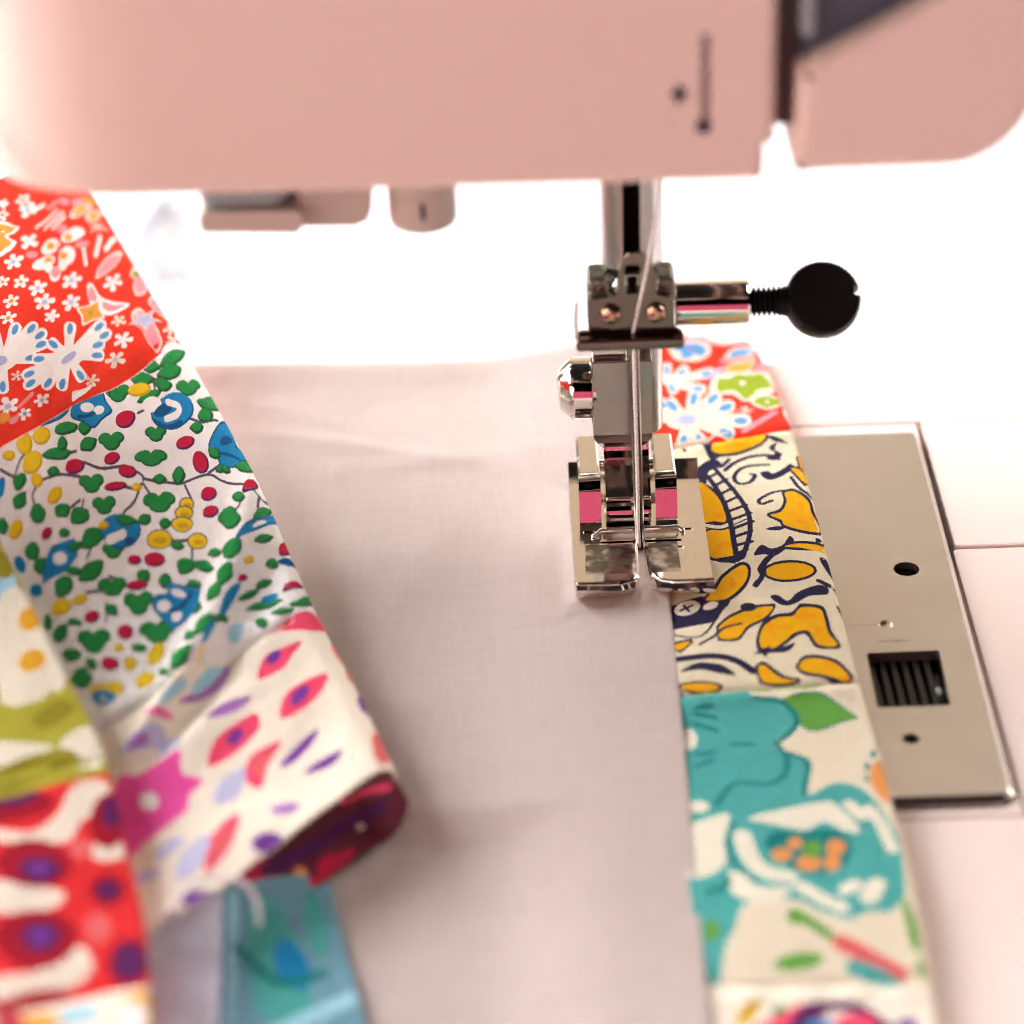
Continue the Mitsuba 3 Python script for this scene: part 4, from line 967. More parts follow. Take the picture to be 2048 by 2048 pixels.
MOTIFS['fold_red'] = '''
white p 2639 650 2654 691 2738 693 2813 653 2879 685 2973 675 3005 632 2941 600 3011 559 2999 517 2912 515 2833 557 2767 534 2674 540 2648 583 2713 616
lilac e 2823 605 -79 2 -17 36
white s 56 2761 615 2445 678
white s 32 2757 876 2234 882
white s 32 2593 964 2133 960
white s 32 2437 1032 2137 1019
pink e 2261 1116 -96 12 -18 52
white p 3613 613 3325 641 3094 750 3215 787 3367 809 3207 910 3397 981 3660 972
orange p 3619 646 3362 675 3194 712 3300 766 3445 792 3313 877 3444 923 3657 932
white e 3457 747 -38 4 3 12
white p 2772 1026 2797 1055 2882 1041 2945 993 3017 1031 3098 1012 3116 972 3023 953 3110 913 3087 881 3001 888 2937 931 2871 912 2797 935 2785 969 2869 971
white e 2562 1184 -179 10 -46 84
orange e 2554 1179 -75 34 17 38
white e 2115 1256 -218 57 -1 72
orange e 2204 1236 -69 37 22 36
white e 2321 1400 -109 91 102 59
orange e 2377 1367 -67 38 17 35
white e 2748 1297 -217 23 -22 74
orange e 2653 1300 -73 30 14 36
white e 2677 1367 -64 31 34 50
white e 2437 1452 -70 40 20 47
red s 17 2468 1289 2409 1197 2298 1128
red s 17 2567 1430 2511 1325 2468 1289
white s 50 2008 1430 2067 1618
pink e 2018 1414 -128 34 7 33
white e 2585 1480 -88 49 47 68
pink e 2572 1464 -73 40 35 47
pink e 2936 1127 -119 26 5 44
white s 57 1696 1482 1870 1598
white s 57 1492 1594 1686 1622
cream p 2002 1819 1896 1730 1676 1698 1485 1758 1623 1822 1872 1833
pink p 1953 1806 1868 1737 1693 1713 1547 1770 1650 1811 1849 1819
white p 1787 1203 1673 1176 1522 1246 1467 1282 1593 1322 1726 1272
orange p 1751 1213 1664 1194 1550 1252 1513 1287 1601 1307 1705 1268
white p 2043 1062 1893 1007 1699 1063 1602 1151 1743 1150 1948 1122
orange p 1993 1067 1876 1025 1725 1067 1647 1134 1759 1136 1920 1115
pink e 1790 980 -113 60 37 43
pink s 50 2392 773 2175 795
pink e 2035 857 -79 60 54 25
orange p 1727 947 1542 1071 1514 1189 1614 1113
cream s 16 1767 1287 1533 1482
cream s 16 1795 1358 1562 1390
cream s 16 1649 1325 1678 1427
white p 3173 1193 3193 1224 3255 1218 3306 1170 3351 1192 3413 1177 3437 1146 3389 1123 3468 1102 3488 1073 3441 1062 3360 1085 3366 1041 3313 1028 3258 1055 3260 1099 3158 1085 3100 1111 3121 1145 3214 1157
lilac e 3309 1126 -54 -1 -20 30
white p 2288 1764 2331 1778 2381 1751 2389 1697 2458 1703 2509 1677 2503 1644 2430 1640 2473 1604 2462 1577 2410 1584 2362 1625 2329 1596 2276 1606 2251 1638 2288 1664 2209 1690 2189 1726 2228 1739 2301 1712
lilac e 2352 1666 -46 5 -9 29
white p 3104 1432 3131 1453 3179 1447 3205 1415 3253 1433 3302 1421 3310 1396 3259 1381 3301 1363 3304 1342 3266 1337 3215 1355 3206 1324 3160 1320 3126 1339 3143 1367 3076 1365 3045 1386 3069 1404 3135 1401
orange e 3191 1383 -37 -5 -14 19
white p 3422 1346 3431 1364 3470 1360 3505 1335 3530 1358 3571 1355 3590 1335 3563 1313 3611 1302 3628 1280 3600 1271 3549 1282 3566 1243 3532 1227 3490 1243 3483 1280 3427 1272 3387 1295 3395 1318 3452 1321
orange e 3512 1306 -33 -5 -15 20
white p 2809 1596 2828 1620 2877 1611 2913 1573 2957 1607 3012 1593 3031 1558 2984 1533 3049 1507 3064 1477 3021 1464 2952 1494 2955 1447 2905 1445 2858 1472 2863 1509 2790 1509 2748 1533 2766 1561 2840 1560
lilac e 2911 1534 -43 -3 -14 26
white p 3255 1588 3268 1606 3313 1603 3354 1576 3385 1599 3432 1598 3453 1575 3420 1550 3482 1535 3501 1510 3467 1497 3403 1517 3409 1488 3374 1480 3333 1498 3329 1529 3270 1523 3232 1538 3241 1558 3299 1563
orange e 3360 1547 -38 -2 -16 20
white p 2764 1816 2798 1830 2846 1810 2862 1769 2920 1774 2968 1750 2968 1723 2908 1716 2983 1671 2980 1640 2921 1641 2858 1679 2831 1646 2775 1650 2743 1685 2774 1724 2691 1736 2663 1771 2699 1794 2777 1778
lilac e 2837 1733 -47 1 -14 34
white p 2344 1957 2362 1979 2409 1968 2443 1928 2487 1960 2540 1947 2558 1912 2512 1883 2562 1862 2574 1832 2536 1822 2476 1848 2478 1808 2436 1805 2396 1832 2400 1869 2341 1872 2306 1897 2322 1921 2383 1917
lilac e 2441 1889 -41 4 -9 28
white p 3324 1738 3340 1757 3380 1756 3409 1727 3443 1748 3485 1739 3498 1718 3462 1701 3525 1684 3537 1662 3500 1654 3442 1668 3439 1641 3404 1630 3369 1646 3373 1675 3313 1673 3280 1690 3294 1710 3352 1712
orange e 3408 1696 -33 -7 -15 19
white p 2722 1977 2750 1984 2782 1967 2788 1939 2832 1946 2863 1929 2859 1909 2813 1906 2852 1877 2845 1856 2806 1861 2771 1890 2745 1863 2702 1869 2683 1895 2712 1919 2659 1934 2643 1957 2672 1970 2726 1952
white p 2735 493 2744 521 2802 524 2862 484 2891 516 2948 514 2980 486 2949 454 3039 450 3071 420 3033 401 2947 412 2963 380 2924 369 2869 386 2852 418 2771 405 2711 427 2714 453 2792 461
moss e 2881 444 -53 1 -11 25
white p 3358 582 3402 602 3456 593 3467 552 3533 573 3583 555 3577 524 3507 506 3571 468 3560 432 3499 432 3441 473 3409 458 3358 458 3334 477 3368 501 3292 509 3270 531 3308 549 3379 536
moss e 3429 512 -46 -8 -14 22
white p 3326 428 3366 443 3409 429 3410 394 3466 392 3504 370 3494 351 3435 354 3488 319 3473 300 3421 308 3377 335 3341 313 3290 308 3271 329 3311 361 3239 362 3224 386 3264 403 3330 397
white p 2943 2706 2946 2720 2974 2714 3006 2683 3019 2703 3050 2695 3069 2674 3053 2653 3092 2643 3108 2623 3091 2610 3049 2622 3065 2590 3044 2580 3013 2597 3002 2631 2960 2630 2927 2661 2928 2685 2969 2680
lilac e 3017 2651 -27 6 -8 21
white p 3302 2587 3304 2621 3344 2619 3390 2582 3406 2620 3447 2614 3476 2577 3457 2547 3520 2527 3547 2495 3522 2481 3459 2501 3491 2450 3459 2434 3408 2456 3387 2505 3338 2493 3294 2511 3293 2541 3345 2554
lilac e 3409 2541 -38 -1 -16 29
white p 3153 2720 3155 2733 3180 2736 3207 2723 3218 2742 3249 2740 3268 2724 3253 2709 3288 2696 3305 2676 3289 2666 3249 2683 3261 2654 3244 2644 3217 2660 3206 2687 3178 2677 3154 2682 3153 2698 3183 2709
blue e 3218 2705 -23 -1 -8 14
white p 1673 1995 1675 2024 1717 2023 1776 1968 1784 2035 1835 2043 1872 2019 1821 1958 1913 1981 1944 1960 1917 1931 1819 1932 1871 1892 1841 1870 1793 1879 1779 1928 1717 1900 1669 1921 1666 1951 1749 1952
white p 2157 1835 2086 1841 2062 1924 2043 2004 1957 2114 1708 2272 1898 2293 2070 2230 2193 2049
pink p 2146 1873 2093 1886 2089 2038 2188 1990
pink p 2032 2100 1929 2177 1753 2260 1927 2252 2030 2192
white p 2069 2259 2217 2208 2365 2185 2356 2084 2387 1985 2227 2031 2070 2057 2089 2156
orange p 2089 2238 2213 2192 2338 2170 2330 2088 2355 2005 2222 2045 2091 2066 2106 2149
green e 2214 2124 -34 0 -9 21
cream p 1531 2012 1346 1891 1312 1941 1312 2090 1446 2260 1573 2252 1575 2158 1504 2068
pink p 1491 2079 1310 1993 1312 2090 1459 2240 1556 2232 1538 2150
moss p 1505 2022 1390 1962 1312 1957 1312 1924 1312 2107 1298 1991 1446 2063
cream p 1469 2353 1306 2274 1295 2405 1278 2538 1389 2535 1465 2449
pink p 1455 2369 1320 2305 1295 2389 1278 2521 1385 2520 1453 2451
cream p 1720 2369 1615 2368 1573 2453 1531 2603 1539 2749 1581 2785 1650 2774 1690 2698 1701 2574 1766 2471
pink p 1709 2406 1619 2403 1582 2474 1545 2601 1553 2729 1592 2768 1653 2760 1683 2684 1692 2577 1748 2489
cream p 1437 2597 1581 2562 1657 2599 1686 2523 1824 2471 1700 2463 1706 2379 1599 2462 1462 2469 1529 2529
lilac p 1473 2589 1589 2549 1650 2584 1670 2519 1790 2479 1681 2472 1691 2403 1604 2472 1492 2480 1549 2523
cream p 1841 2420 1849 2440 1882 2436 1915 2393 1931 2419 1959 2413 1973 2394 1940 2375 2000 2364 2014 2343 1993 2334 1937 2358 1960 2318 1935 2307 1904 2322 1907 2361 1862 2348 1835 2365 1840 2385 1895 2382
white p 1923 2618 1959 2619 1991 2597 1975 2565 2034 2560 2062 2536 2048 2518 1984 2535 2026 2489 2008 2472 1967 2487 1942 2531 1906 2510 1868 2521 1860 2546 1908 2558 1841 2585 1836 2612 1871 2616 1926 2580
cream p 1996 2693 2003 2712 2047 2712 2093 2679 2113 2708 2155 2702 2179 2680 2140 2655 2205 2646 2224 2621 2197 2605 2131 2628 2148 2592 2121 2581 2086 2597 2084 2635 2031 2621 1996 2638 2000 2659 2061 2663
lilac e 2101 2653 -29 3 -4 18
cream p 1278 2637 1278 2654 1242 2625 1332 2661 1377 2710 1422 2726 1438 2716 1390 2681 1470 2699 1482 2683 1454 2667 1380 2657 1393 2637 1347 2604 1297 2589 1275 2593 1278 2588 1278 2588 1278 2604 1274 2618
cream p 1366 2808 1416 2832 1448 2827 1422 2791 1497 2814 1523 2799 1509 2782 1432 2776 1475 2758 1457 2740 1414 2732 1387 2755 1217 2610 1278 2671 1278 2687 1334 2742 1278 2720 1278 2737 1241 2725 1371 2777
cream p 3242 2343 3260 2351 3290 2335 3299 2297 3333 2311 3361 2298 3364 2280 3313 2282 3361 2257 3362 2241 3337 2245 3300 2277 3298 2248 3272 2251 3254 2269 3279 2287 3218 2298 3199 2318 3215 2330 3275 2301
cream p 2392 2758 2415 2762 2443 2754 2434 2729 2476 2733 2499 2720 2493 2706 2441 2716 2487 2682 2479 2666 2450 2674 2425 2713 2406 2688 2376 2696 2363 2712 2405 2724 2348 2732 2337 2743 2359 2750 2411 2733
white p 3440 2091 3317 1952 3210 1843 3266 1766 3373 1772 3443 1891 3513 2044
white p 3446 2097 3193 2014 2985 1967 2984 1885 3106 1826 3293 1905 3506 2039
white p 3453 2099 3137 2092 2891 2094 2857 2025 2971 1956 3210 1969 3499 2038
white p 3460 2099 3142 2151 2898 2189 2850 2132 2946 2064 3189 2036 3492 2038
white p 3472 2096 3248 2195 3062 2269 3014 2223 3066 2149 3258 2087 3481 2040
white p 3440 2071 3485 1921 3536 1790 3640 1748 3705 1773 3615 1909 3513 2061
white p 3454 2053 3562 1950 3687 1837 3771 1835 3787 1882 3641 1988 3499 2078
white p 3515 2051 3542 2186 3551 2329 3474 2399 3400 2387 3413 2244 3437 2082
white p 3511 2042 3622 2105 3706 2184 3648 2269 3559 2300 3502 2200 3441 2093
white e 3476 2067 -209 25 -54 114
blue e 3309 1823 -32 -40 -40 15
blue e 3072 1901 -60 -12 -30 34
blue e 2960 2031 -69 0 -20 37
blue e 2955 2125 -73 7 -12 32
blue e 3107 2196 -75 25 -1 31
blue e 3602 1816 30 -55 -42 5
blue e 3691 1896 70 -56 -24 -13
blue e 3476 2321 -1 58 38 -13
blue e 3615 2213 29 43 36 -28
white p 2604 2379 2680 2251 2770 2128 2853 2124 2884 2175 2770 2296 2656 2402
white p 2597 2405 2518 2279 2450 2151 2512 2067 2605 2066 2637 2210 2664 2376
white p 2611 2417 2330 2386 2107 2359 2075 2290 2174 2234 2387 2282 2649 2364
white p 2619 2418 2322 2448 2092 2464 2040 2413 2122 2342 2352 2346 2642 2363
white p 2624 2418 2393 2473 2205 2514 2157 2466 2215 2400 2407 2379 2636 2364
white p 2635 2415 2434 2514 2269 2598 2205 2565 2233 2499 2410 2436 2625 2366
white p 2662 2393 2623 2534 2587 2666 2510 2683 2458 2654 2516 2521 2598 2388
white p 2662 2373 2761 2493 2835 2613 2789 2688 2710 2696 2656 2558 2598 2408
white p 2654 2366 2848 2438 2995 2479 2980 2562 2893 2623 2767 2526 2606 2415
white p 2645 2364 2962 2363 3191 2373 3216 2439 3113 2495 2904 2474 2615 2417
white p 2639 2363 2954 2307 3194 2278 3233 2339 3138 2403 2915 2416 2621 2418
white p 2628 2365 2848 2258 3043 2177 3093 2223 3038 2300 2850 2365 2632 2416
white e 2630 2391 -196 28 -22 114
blue e 2793 2191 52 -60 -28 -12
blue e 2539 2139 -21 -59 -38 22
blue e 2168 2298 -64 -7 -17 30
blue e 2138 2404 -68 3 -8 30
blue e 2247 2453 -69 10 -3 28
blue e 2288 2535 -65 25 9 24
blue e 2534 2617 -21 55 33 5
blue e 2758 2630 25 50 31 -23
blue e 2919 2534 46 19 25 -34
blue e 3127 2432 59 6 19 -30
blue e 3136 2342 66 -3 14 -31
blue e 2999 2249 74 -25 1 -31
lilac e 2627 2410 -101 -16 -21 35
lilac e 3494 2060 -65 -1 -31 47
pink s 50 3121 2537 3273 2597
orange e 3469 2627 -79 4 -31 62
pink e 3338 2695 -58 -9 -20 27
cream s 20 2666 2749 2467 2749
white s 22 2676 2770 2450 2748
'''
MOTIFS['fold_white'] = '''
stem s 19 2723 3195 2559 3287 2357 3331
stem s 19 2357 3331 2240 3423 2241 3456
stem s 19 1936 3599 2094 3521 2236 3446
stem s 19 1936 3599 1690 3656 1584 3753 1352 3946 1209 3915
stem s 19 1511 3913 1569 3985 1652 3970
stem s 19 1913 3624 1905 3724
stem s 19 2267 3469 2380 3545 2500 3572
stem s 19 2252 3475 2222 3553
stem s 19 2493 3413 2329 3483
stem s 19 3160 3152 2982 3176 2790 3261
stem s 19 3160 3152 3251 3206 3249 3257
stem s 19 3395 3054 3321 2983 3237 2951
stem s 19 3530 2958 3412 3047 3348 3092
stem s 19 2811 3398 2846 3438
stem s 19 2028 3983 2059 4046
stem s 19 2174 3891 2043 3941
stem s 19 2817 4005 2854 4095
stem s 19 2851 3671 2897 3705
stem s 19 1684 3646 1569 3641
stem s 19 1818 3020 1784 2941 1690 2970 1685 2901
stem s 19 1629 3303 1535 3362 1387 3381
stem s 19 1984 3076 2064 3068
stem s 19 2955 3397 2843 3387
stem s 19 2984 3073 2764 3112
stem s 19 1352 3946 1420 4025
stem s 19 2755 3873 2639 3962
stem s 19 2955 3879 2838 3920
dark_leaf p 1673 2893 1603 2859 1502 2853 1362 2855 1237 2814 1419 2938 1536 2958 1630 2934
leaf p 1657 2885 1594 2859 1505 2855 1390 2861 1303 2841 1435 2923 1536 2938 1619 2918
dark_leaf p 1848 2781 1791 2774 1706 2787 1685 2865 1663 2906 1726 2904 1805 2877 1848 2809
leaf p 1837 2779 1790 2774 1719 2786 1700 2852 1680 2884 1733 2881 1798 2858 1832 2793
dark_leaf p 1743 2928 1664 2915 1568 2930 1501 2976 1491 3008 1546 3037 1640 3025 1698 2979
leaf p 1728 2924 1660 2916 1576 2930 1518 2969 1508 2995 1555 3017 1636 3005 1687 2967
dark_leaf p 2008 2796 1912 2791 1843 2848 1789 2899 1771 2940 1854 2942 1934 2914 1986 2874
leaf p 1994 2792 1912 2791 1854 2844 1806 2887 1789 2919 1859 2919 1928 2894 1974 2861
dark_leaf p 1797 2954 1724 2962 1672 3001 1641 3047 1651 3068 1708 3069 1763 3037 1784 2992
leaf p 1784 2953 1726 2962 1684 2994 1657 3032 1664 3049 1708 3047 1753 3020 1772 2984
dark_leaf p 2183 2726 2131 2714 2075 2736 2036 2757 2020 2770 2065 2775 2126 2770 2167 2752
leaf p 2170 2721 2130 2716 2087 2733 2056 2750 2044 2761 2078 2764 2125 2759 2157 2741
dark_leaf p 2412 2750 2357 2733 2300 2729 2267 2754 2261 2771 2299 2786 2354 2783 2395 2770
leaf p 2398 2747 2356 2733 2314 2731 2288 2750 2284 2764 2313 2776 2354 2774 2385 2764
dark_leaf p 2029 2999 1957 2977 1870 2976 1784 3006 1761 3035 1817 3053 1907 3059 1978 3031
leaf p 2014 2991 1951 2976 1875 2976 1800 2999 1778 3019 1828 3033 1907 3036 1969 3015
dark_leaf p 1487 3226 1394 3224 1212 3173 1260 3251 1260 3284 1367 3318 1463 3304 1499 3257
leaf p 1477 3224 1400 3225 1223 3173 1231 3226 1230 3252 1362 3298 1448 3287 1484 3249
dark_leaf p 1554 3311 1499 3289 1434 3293 1405 3321 1406 3351 1467 3382 1525 3368 1556 3341
leaf p 1542 3307 1499 3290 1447 3294 1425 3318 1425 3341 1472 3363 1518 3352 1543 3330
dark_leaf p 1672 3345 1617 3336 1572 3345 1551 3373 1552 3393 1592 3411 1640 3404 1663 3372
leaf p 1658 3342 1617 3336 1582 3343 1566 3364 1567 3379 1596 3392 1633 3386 1651 3362
dark_leaf p 2931 2917 2889 2883 2790 2904 2721 2943 2687 2973 2728 3001 2822 2982 2897 2953
leaf p 2920 2910 2884 2884 2797 2902 2737 2935 2707 2959 2743 2979 2826 2961 2891 2937
dark_leaf p 2692 2985 2648 2961 2592 2975 2560 3011 2559 3035 2599 3055 2653 3053 2685 3019
leaf p 2681 2980 2647 2961 2604 2973 2578 3001 2578 3021 2609 3036 2651 3034 2676 3007
dark_leaf p 2721 3120 2700 3077 2642 3066 2579 3088 2541 3113 2567 3146 2620 3160 2673 3143
leaf p 2710 3110 2691 3076 2644 3068 2592 3085 2561 3104 2583 3130 2627 3141 2671 3127
dark_leaf p 3099 3013 3009 3002 2907 3029 2832 3075 2815 3105 2879 3119 2965 3090 3056 3053
leaf p 3087 3008 3007 3003 2917 3027 2849 3066 2834 3090 2889 3098 2967 3072 3048 3041
dark_leaf p 2927 3000 2893 2972 2856 2975 2830 3013 2827 3043 2867 3066 2902 3059 2922 3032
leaf p 2917 2996 2892 2973 2867 2974 2850 3002 2849 3025 2877 3044 2902 3040 2914 3020
dark_leaf p 1978 3518 1912 3496 1877 3513 1869 3548 1879 3580 1941 3601 1975 3586 1991 3555
leaf p 1966 3517 1914 3496 1888 3509 1884 3536 1893 3561 1942 3580 1968 3570 1979 3546
dark_leaf p 3412 3061 3340 3054 3293 3072 3285 3112 3309 3132 3365 3145 3408 3126 3416 3094
leaf p 3403 3062 3345 3054 3309 3067 3305 3098 3326 3115 3371 3127 3404 3113 3408 3088
dark_leaf p 3437 3160 3371 3154 3313 3169 3316 3210 3325 3236 3385 3239 3432 3221 3446 3190
leaf p 3429 3160 3375 3154 3330 3164 3334 3196 3343 3218 3392 3221 3429 3208 3438 3184
dark_leaf p 3308 3290 3262 3259 3207 3272 3170 3316 3163 3348 3205 3381 3261 3370 3301 3328
leaf p 3298 3286 3261 3260 3216 3270 3187 3306 3182 3333 3216 3361 3261 3351 3293 3317
dark_leaf p 3082 3393 3076 3346 3035 3338 2979 3354 2946 3378 2954 3419 2992 3435 3041 3419
leaf p 3074 3383 3068 3345 3035 3339 2990 3352 2964 3370 2971 3403 3002 3416 3040 3404
dark_leaf p 2966 3473 2947 3422 2898 3406 2828 3438 2791 3464 2801 3510 2863 3514 2924 3502
leaf p 2957 3463 2940 3421 2898 3408 2839 3435 2808 3456 2816 3493 2870 3498 2922 3488
dark_leaf p 1761 3941 1678 3911 1619 3934 1601 4020 1595 4074 1665 4099 1719 4070 1744 4007
leaf p 1750 3938 1678 3912 1627 3931 1612 4005 1609 4055 1668 4074 1713 4047 1735 3994
dark_leaf p 1498 4084 1453 4050 1381 4013 1275 3977 1154 3920 1325 4049 1411 4089 1481 4096
leaf p 1487 4075 1448 4048 1388 4018 1309 3993 1234 3962 1343 4043 1413 4076 1473 4084
dark_leaf p 1228 4003 1171 3901 1209 3915 1209 3948 1192 3981 1175 4031 1175 4047 1209 4031
leaf p 1120 3927 1183 3909 1209 3915 1192 3931 1192 3964 1192 4014 1175 4031 1209 4014
dark_leaf p 3616 3253 3587 3227 3549 3229 3525 3258 3512 3290 3550 3319 3583 3307 3608 3287
leaf p 3608 3249 3586 3227 3559 3227 3542 3250 3534 3275 3562 3299 3585 3292 3603 3276
dark_leaf p 2927 3629 2898 3578 2838 3549 2755 3580 2710 3607 2729 3656 2794 3671 2872 3664
leaf p 2918 3618 2891 3575 2838 3550 2765 3577 2727 3600 2744 3640 2802 3653 2870 3648
dark_leaf p 3408 3474 3363 3445 3313 3451 3276 3494 3279 3526 3314 3557 3363 3544 3398 3516
leaf p 3399 3471 3363 3445 3323 3450 3294 3485 3296 3511 3325 3538 3364 3528 3391 3505
dark_leaf p 3358 3577 3313 3554 3260 3565 3220 3610 3213 3641 3254 3666 3309 3643 3347 3610
leaf p 3350 3573 3313 3554 3269 3563 3236 3600 3230 3625 3264 3645 3309 3627 3341 3601
dark_leaf p 3002 3794 2980 3747 2908 3730 2821 3746 2770 3774 2800 3826 2867 3847 2956 3821
leaf p 2994 3784 2973 3745 2908 3731 2832 3743 2788 3766 2816 3809 2876 3828 2954 3807
dark_leaf p 3197 3729 3109 3723 3061 3751 3050 3793 3078 3823 3153 3833 3209 3813 3209 3770
leaf p 3190 3729 3115 3723 3075 3746 3066 3781 3091 3806 3155 3816 3202 3800 3202 3764
dark_leaf p 2200 4064 2187 4019 2134 4015 2084 4041 2043 4070 2068 4113 2125 4114 2179 4099
leaf p 2191 4055 2180 4019 2136 4015 2094 4037 2060 4060 2082 4095 2129 4097 2174 4084
dark_leaf p 2075 4070 2003 4083 1950 4113 1928 4164 1923 4217 1973 4189 2024 4144 2058 4105
leaf p 2065 4069 2006 4082 1961 4107 1940 4147 1932 4184 1975 4164 2019 4129 2049 4098
dark_leaf p 2515 3942 2462 3952 2424 3981 2427 4013 2446 4031 2498 4023 2530 3993 2533 3961
leaf p 2511 3941 2469 3950 2439 3974 2441 3999 2455 4013 2497 4006 2522 3983 2525 3957
dark_leaf p 2373 4057 2332 4037 2293 4044 2270 4073 2267 4102 2302 4123 2343 4121 2368 4091
leaf p 2362 4054 2331 4037 2302 4042 2285 4065 2283 4088 2310 4106 2341 4105 2359 4081
dark_leaf p 2200 4285 2159 4266 2121 4282 2104 4340 2104 4394 2136 4411 2175 4378 2194 4326
leaf p 2191 4281 2159 4266 2128 4278 2114 4319 2114 4359 2139 4374 2170 4350 2186 4312
dark_leaf p 3270 3974 3215 3967 3162 3984 3167 4023 3181 4053 3247 4060 3281 4036 3292 4003
leaf p 3265 3973 3219 3967 3176 3979 3182 4011 3195 4036 3250 4042 3276 4023 3284 3997
dark_leaf p 3245 4130 3206 4112 3149 4130 3099 4168 3088 4197 3129 4216 3190 4203 3225 4165
leaf p 3237 4125 3205 4112 3157 4127 3115 4160 3105 4183 3139 4196 3190 4183 3220 4153
dark_leaf p 3208 4298 3150 4261 3089 4270 3050 4323 3038 4362 3088 4392 3142 4389 3190 4349
leaf p 3199 4294 3149 4262 3098 4270 3064 4315 3054 4347 3096 4372 3143 4371 3184 4337
dark_leaf p 2395 4525 2316 4634 2275 4673 2308 4721 2346 4746 2431 4743 2471 4690 2443 4577
leaf p 2391 4531 2322 4625 2290 4667 2322 4711 2359 4735 2432 4729 2462 4665 2435 4573
dark_leaf p 2600 4808 2562 4735 2518 4745 2475 4879 2458 4906 2479 4947 2529 4960 2575 4933
leaf p 2586 4745 2559 4736 2528 4808 2487 4872 2474 4898 2492 4931 2534 4937 2571 4906
dark_leaf p 1779 4132 1699 4153 1657 4177 1670 4220 1709 4248 1791 4263 1830 4218 1821 4151
leaf p 1775 4133 1707 4151 1672 4173 1686 4211 1719 4234 1789 4243 1821 4204 1812 4149
dark_leaf p 1549 4188 1501 4164 1434 4150 1375 4149 1349 4159 1406 4186 1471 4197 1522 4195
leaf p 1537 4180 1497 4163 1443 4153 1394 4151 1373 4156 1418 4175 1471 4185 1514 4185
dark_leaf p 1643 4396 1617 4373 1559 4359 1507 4375 1487 4394 1525 4409 1577 4410 1625 4408
leaf p 1634 4387 1611 4372 1564 4361 1520 4370 1503 4381 1535 4391 1579 4393 1619 4394
dark_leaf p 1905 4251 1835 4258 1789 4283 1801 4322 1821 4359 1904 4381 1947 4360 1941 4305
leaf p 1899 4254 1838 4256 1801 4278 1815 4312 1835 4346 1905 4363 1939 4345 1932 4298
dark_leaf p 2168 4468 2087 4494 2051 4516 2077 4562 2126 4604 2207 4617 2245 4578 2212 4512
leaf p 2164 4473 2093 4491 2065 4509 2091 4548 2135 4580 2205 4589 2235 4553 2204 4507
dark_leaf p 2011 4304 1941 4327 1908 4358 1933 4395 1965 4421 2030 4421 2061 4390 2047 4335
leaf p 2006 4309 1947 4324 1922 4347 1946 4377 1975 4398 2027 4396 2052 4372 2038 4331
dark_leaf p 1447 4637 1362 4622 1179 4538 1175 4561 1175 4611 1175 4611 1319 4689 1412 4678
leaf p 1435 4630 1359 4621 1184 4540 1175 4561 1175 4595 1175 4595 1314 4662 1401 4659
dark_leaf p 1780 4511 1685 4486 1580 4484 1512 4537 1473 4580 1545 4592 1633 4549 1721 4528
leaf p 1768 4504 1682 4485 1586 4485 1522 4525 1487 4562 1549 4556 1632 4526 1714 4515
dark_leaf p 1830 4462 1775 4434 1707 4416 1633 4407 1615 4414 1660 4442 1727 4461 1792 4465
leaf p 1818 4453 1769 4432 1711 4417 1648 4406 1632 4410 1672 4430 1730 4447 1786 4453
dark_leaf p 1606 4611 1549 4630 1491 4653 1440 4672 1418 4700 1468 4708 1531 4704 1583 4659
leaf p 1594 4606 1548 4631 1498 4655 1452 4662 1432 4682 1475 4686 1530 4683 1574 4643
dark_leaf p 3348 3905 3322 3867 3293 3871 3279 3905 3273 3934 3299 3967 3328 3965 3347 3935
leaf p 3340 3900 3321 3868 3302 3869 3294 3896 3291 3920 3309 3949 3329 3948 3340 3924
dark_leaf e 2191 2887 -87 28 26 50
dark_leaf e 2243 2835 -71 4 -2 52
dark_leaf e 2114 2875 -54 36 40 29
leaf e 2195 2879 -74 25 22 42
leaf e 2239 2798 -58 2 -1 43
leaf e 2118 2867 -43 30 31 23
dark_leaf e 1519 3142 -80 26 31 37
dark_leaf e 1561 3099 -65 9 4 34
dark_leaf e 1439 3130 -56 21 50 31
leaf e 1521 3134 -67 23 25 30
leaf e 1563 3092 -53 7 3 26
leaf e 1442 3123 -45 18 37 23
dark_leaf e 1984 3261 -64 27 24 36
dark_leaf e 2019 3222 -54 8 0 33
dark_leaf e 1925 3255 -39 30 33 20
leaf e 1987 3253 -54 22 20 29
leaf e 2022 3214 -42 6 0 25
leaf e 1928 3247 -31 23 25 15
dark_leaf e 2413 3173 -83 23 23 42
dark_leaf e 2465 3133 -66 3 -5 36
dark_leaf e 2340 3159 -53 28 37 27
leaf e 2418 3166 -72 20 19 35
leaf e 2469 3126 -54 3 -4 29
leaf e 2344 3152 -43 23 29 21
dark_leaf e 2107 3373 -98 36 23 35
dark_leaf e 2174 3328 -80 6 -2 32
dark_leaf e 2023 3378 -58 42 33 20
leaf e 2110 3367 -87 32 18 29
leaf e 2177 3321 -68 5 -1 25
leaf e 2026 3371 -50 36 25 15
dark_leaf e 2706 3343 -75 25 20 44
dark_leaf e 2753 3300 -60 5 -7 37
dark_leaf e 2640 3330 -49 30 33 26
leaf e 2710 3336 -64 21 17 38
leaf e 2757 3293 -48 4 -6 29
leaf e 2645 3323 -39 24 26 20
dark_leaf e 2648 3491 -70 22 19 42
dark_leaf e 2691 3453 -56 3 -6 34
dark_leaf e 2587 3479 -45 27 31 24
leaf e 2652 3484 -60 19 16 35
leaf e 2695 3446 -45 2 -5 27
leaf e 2591 3473 -36 22 25 19
dark_leaf e 2178 3644 -91 37 27 53
dark_leaf e 2235 3584 -73 8 -2 45
dark_leaf e 2094 3634 -56 43 38 28
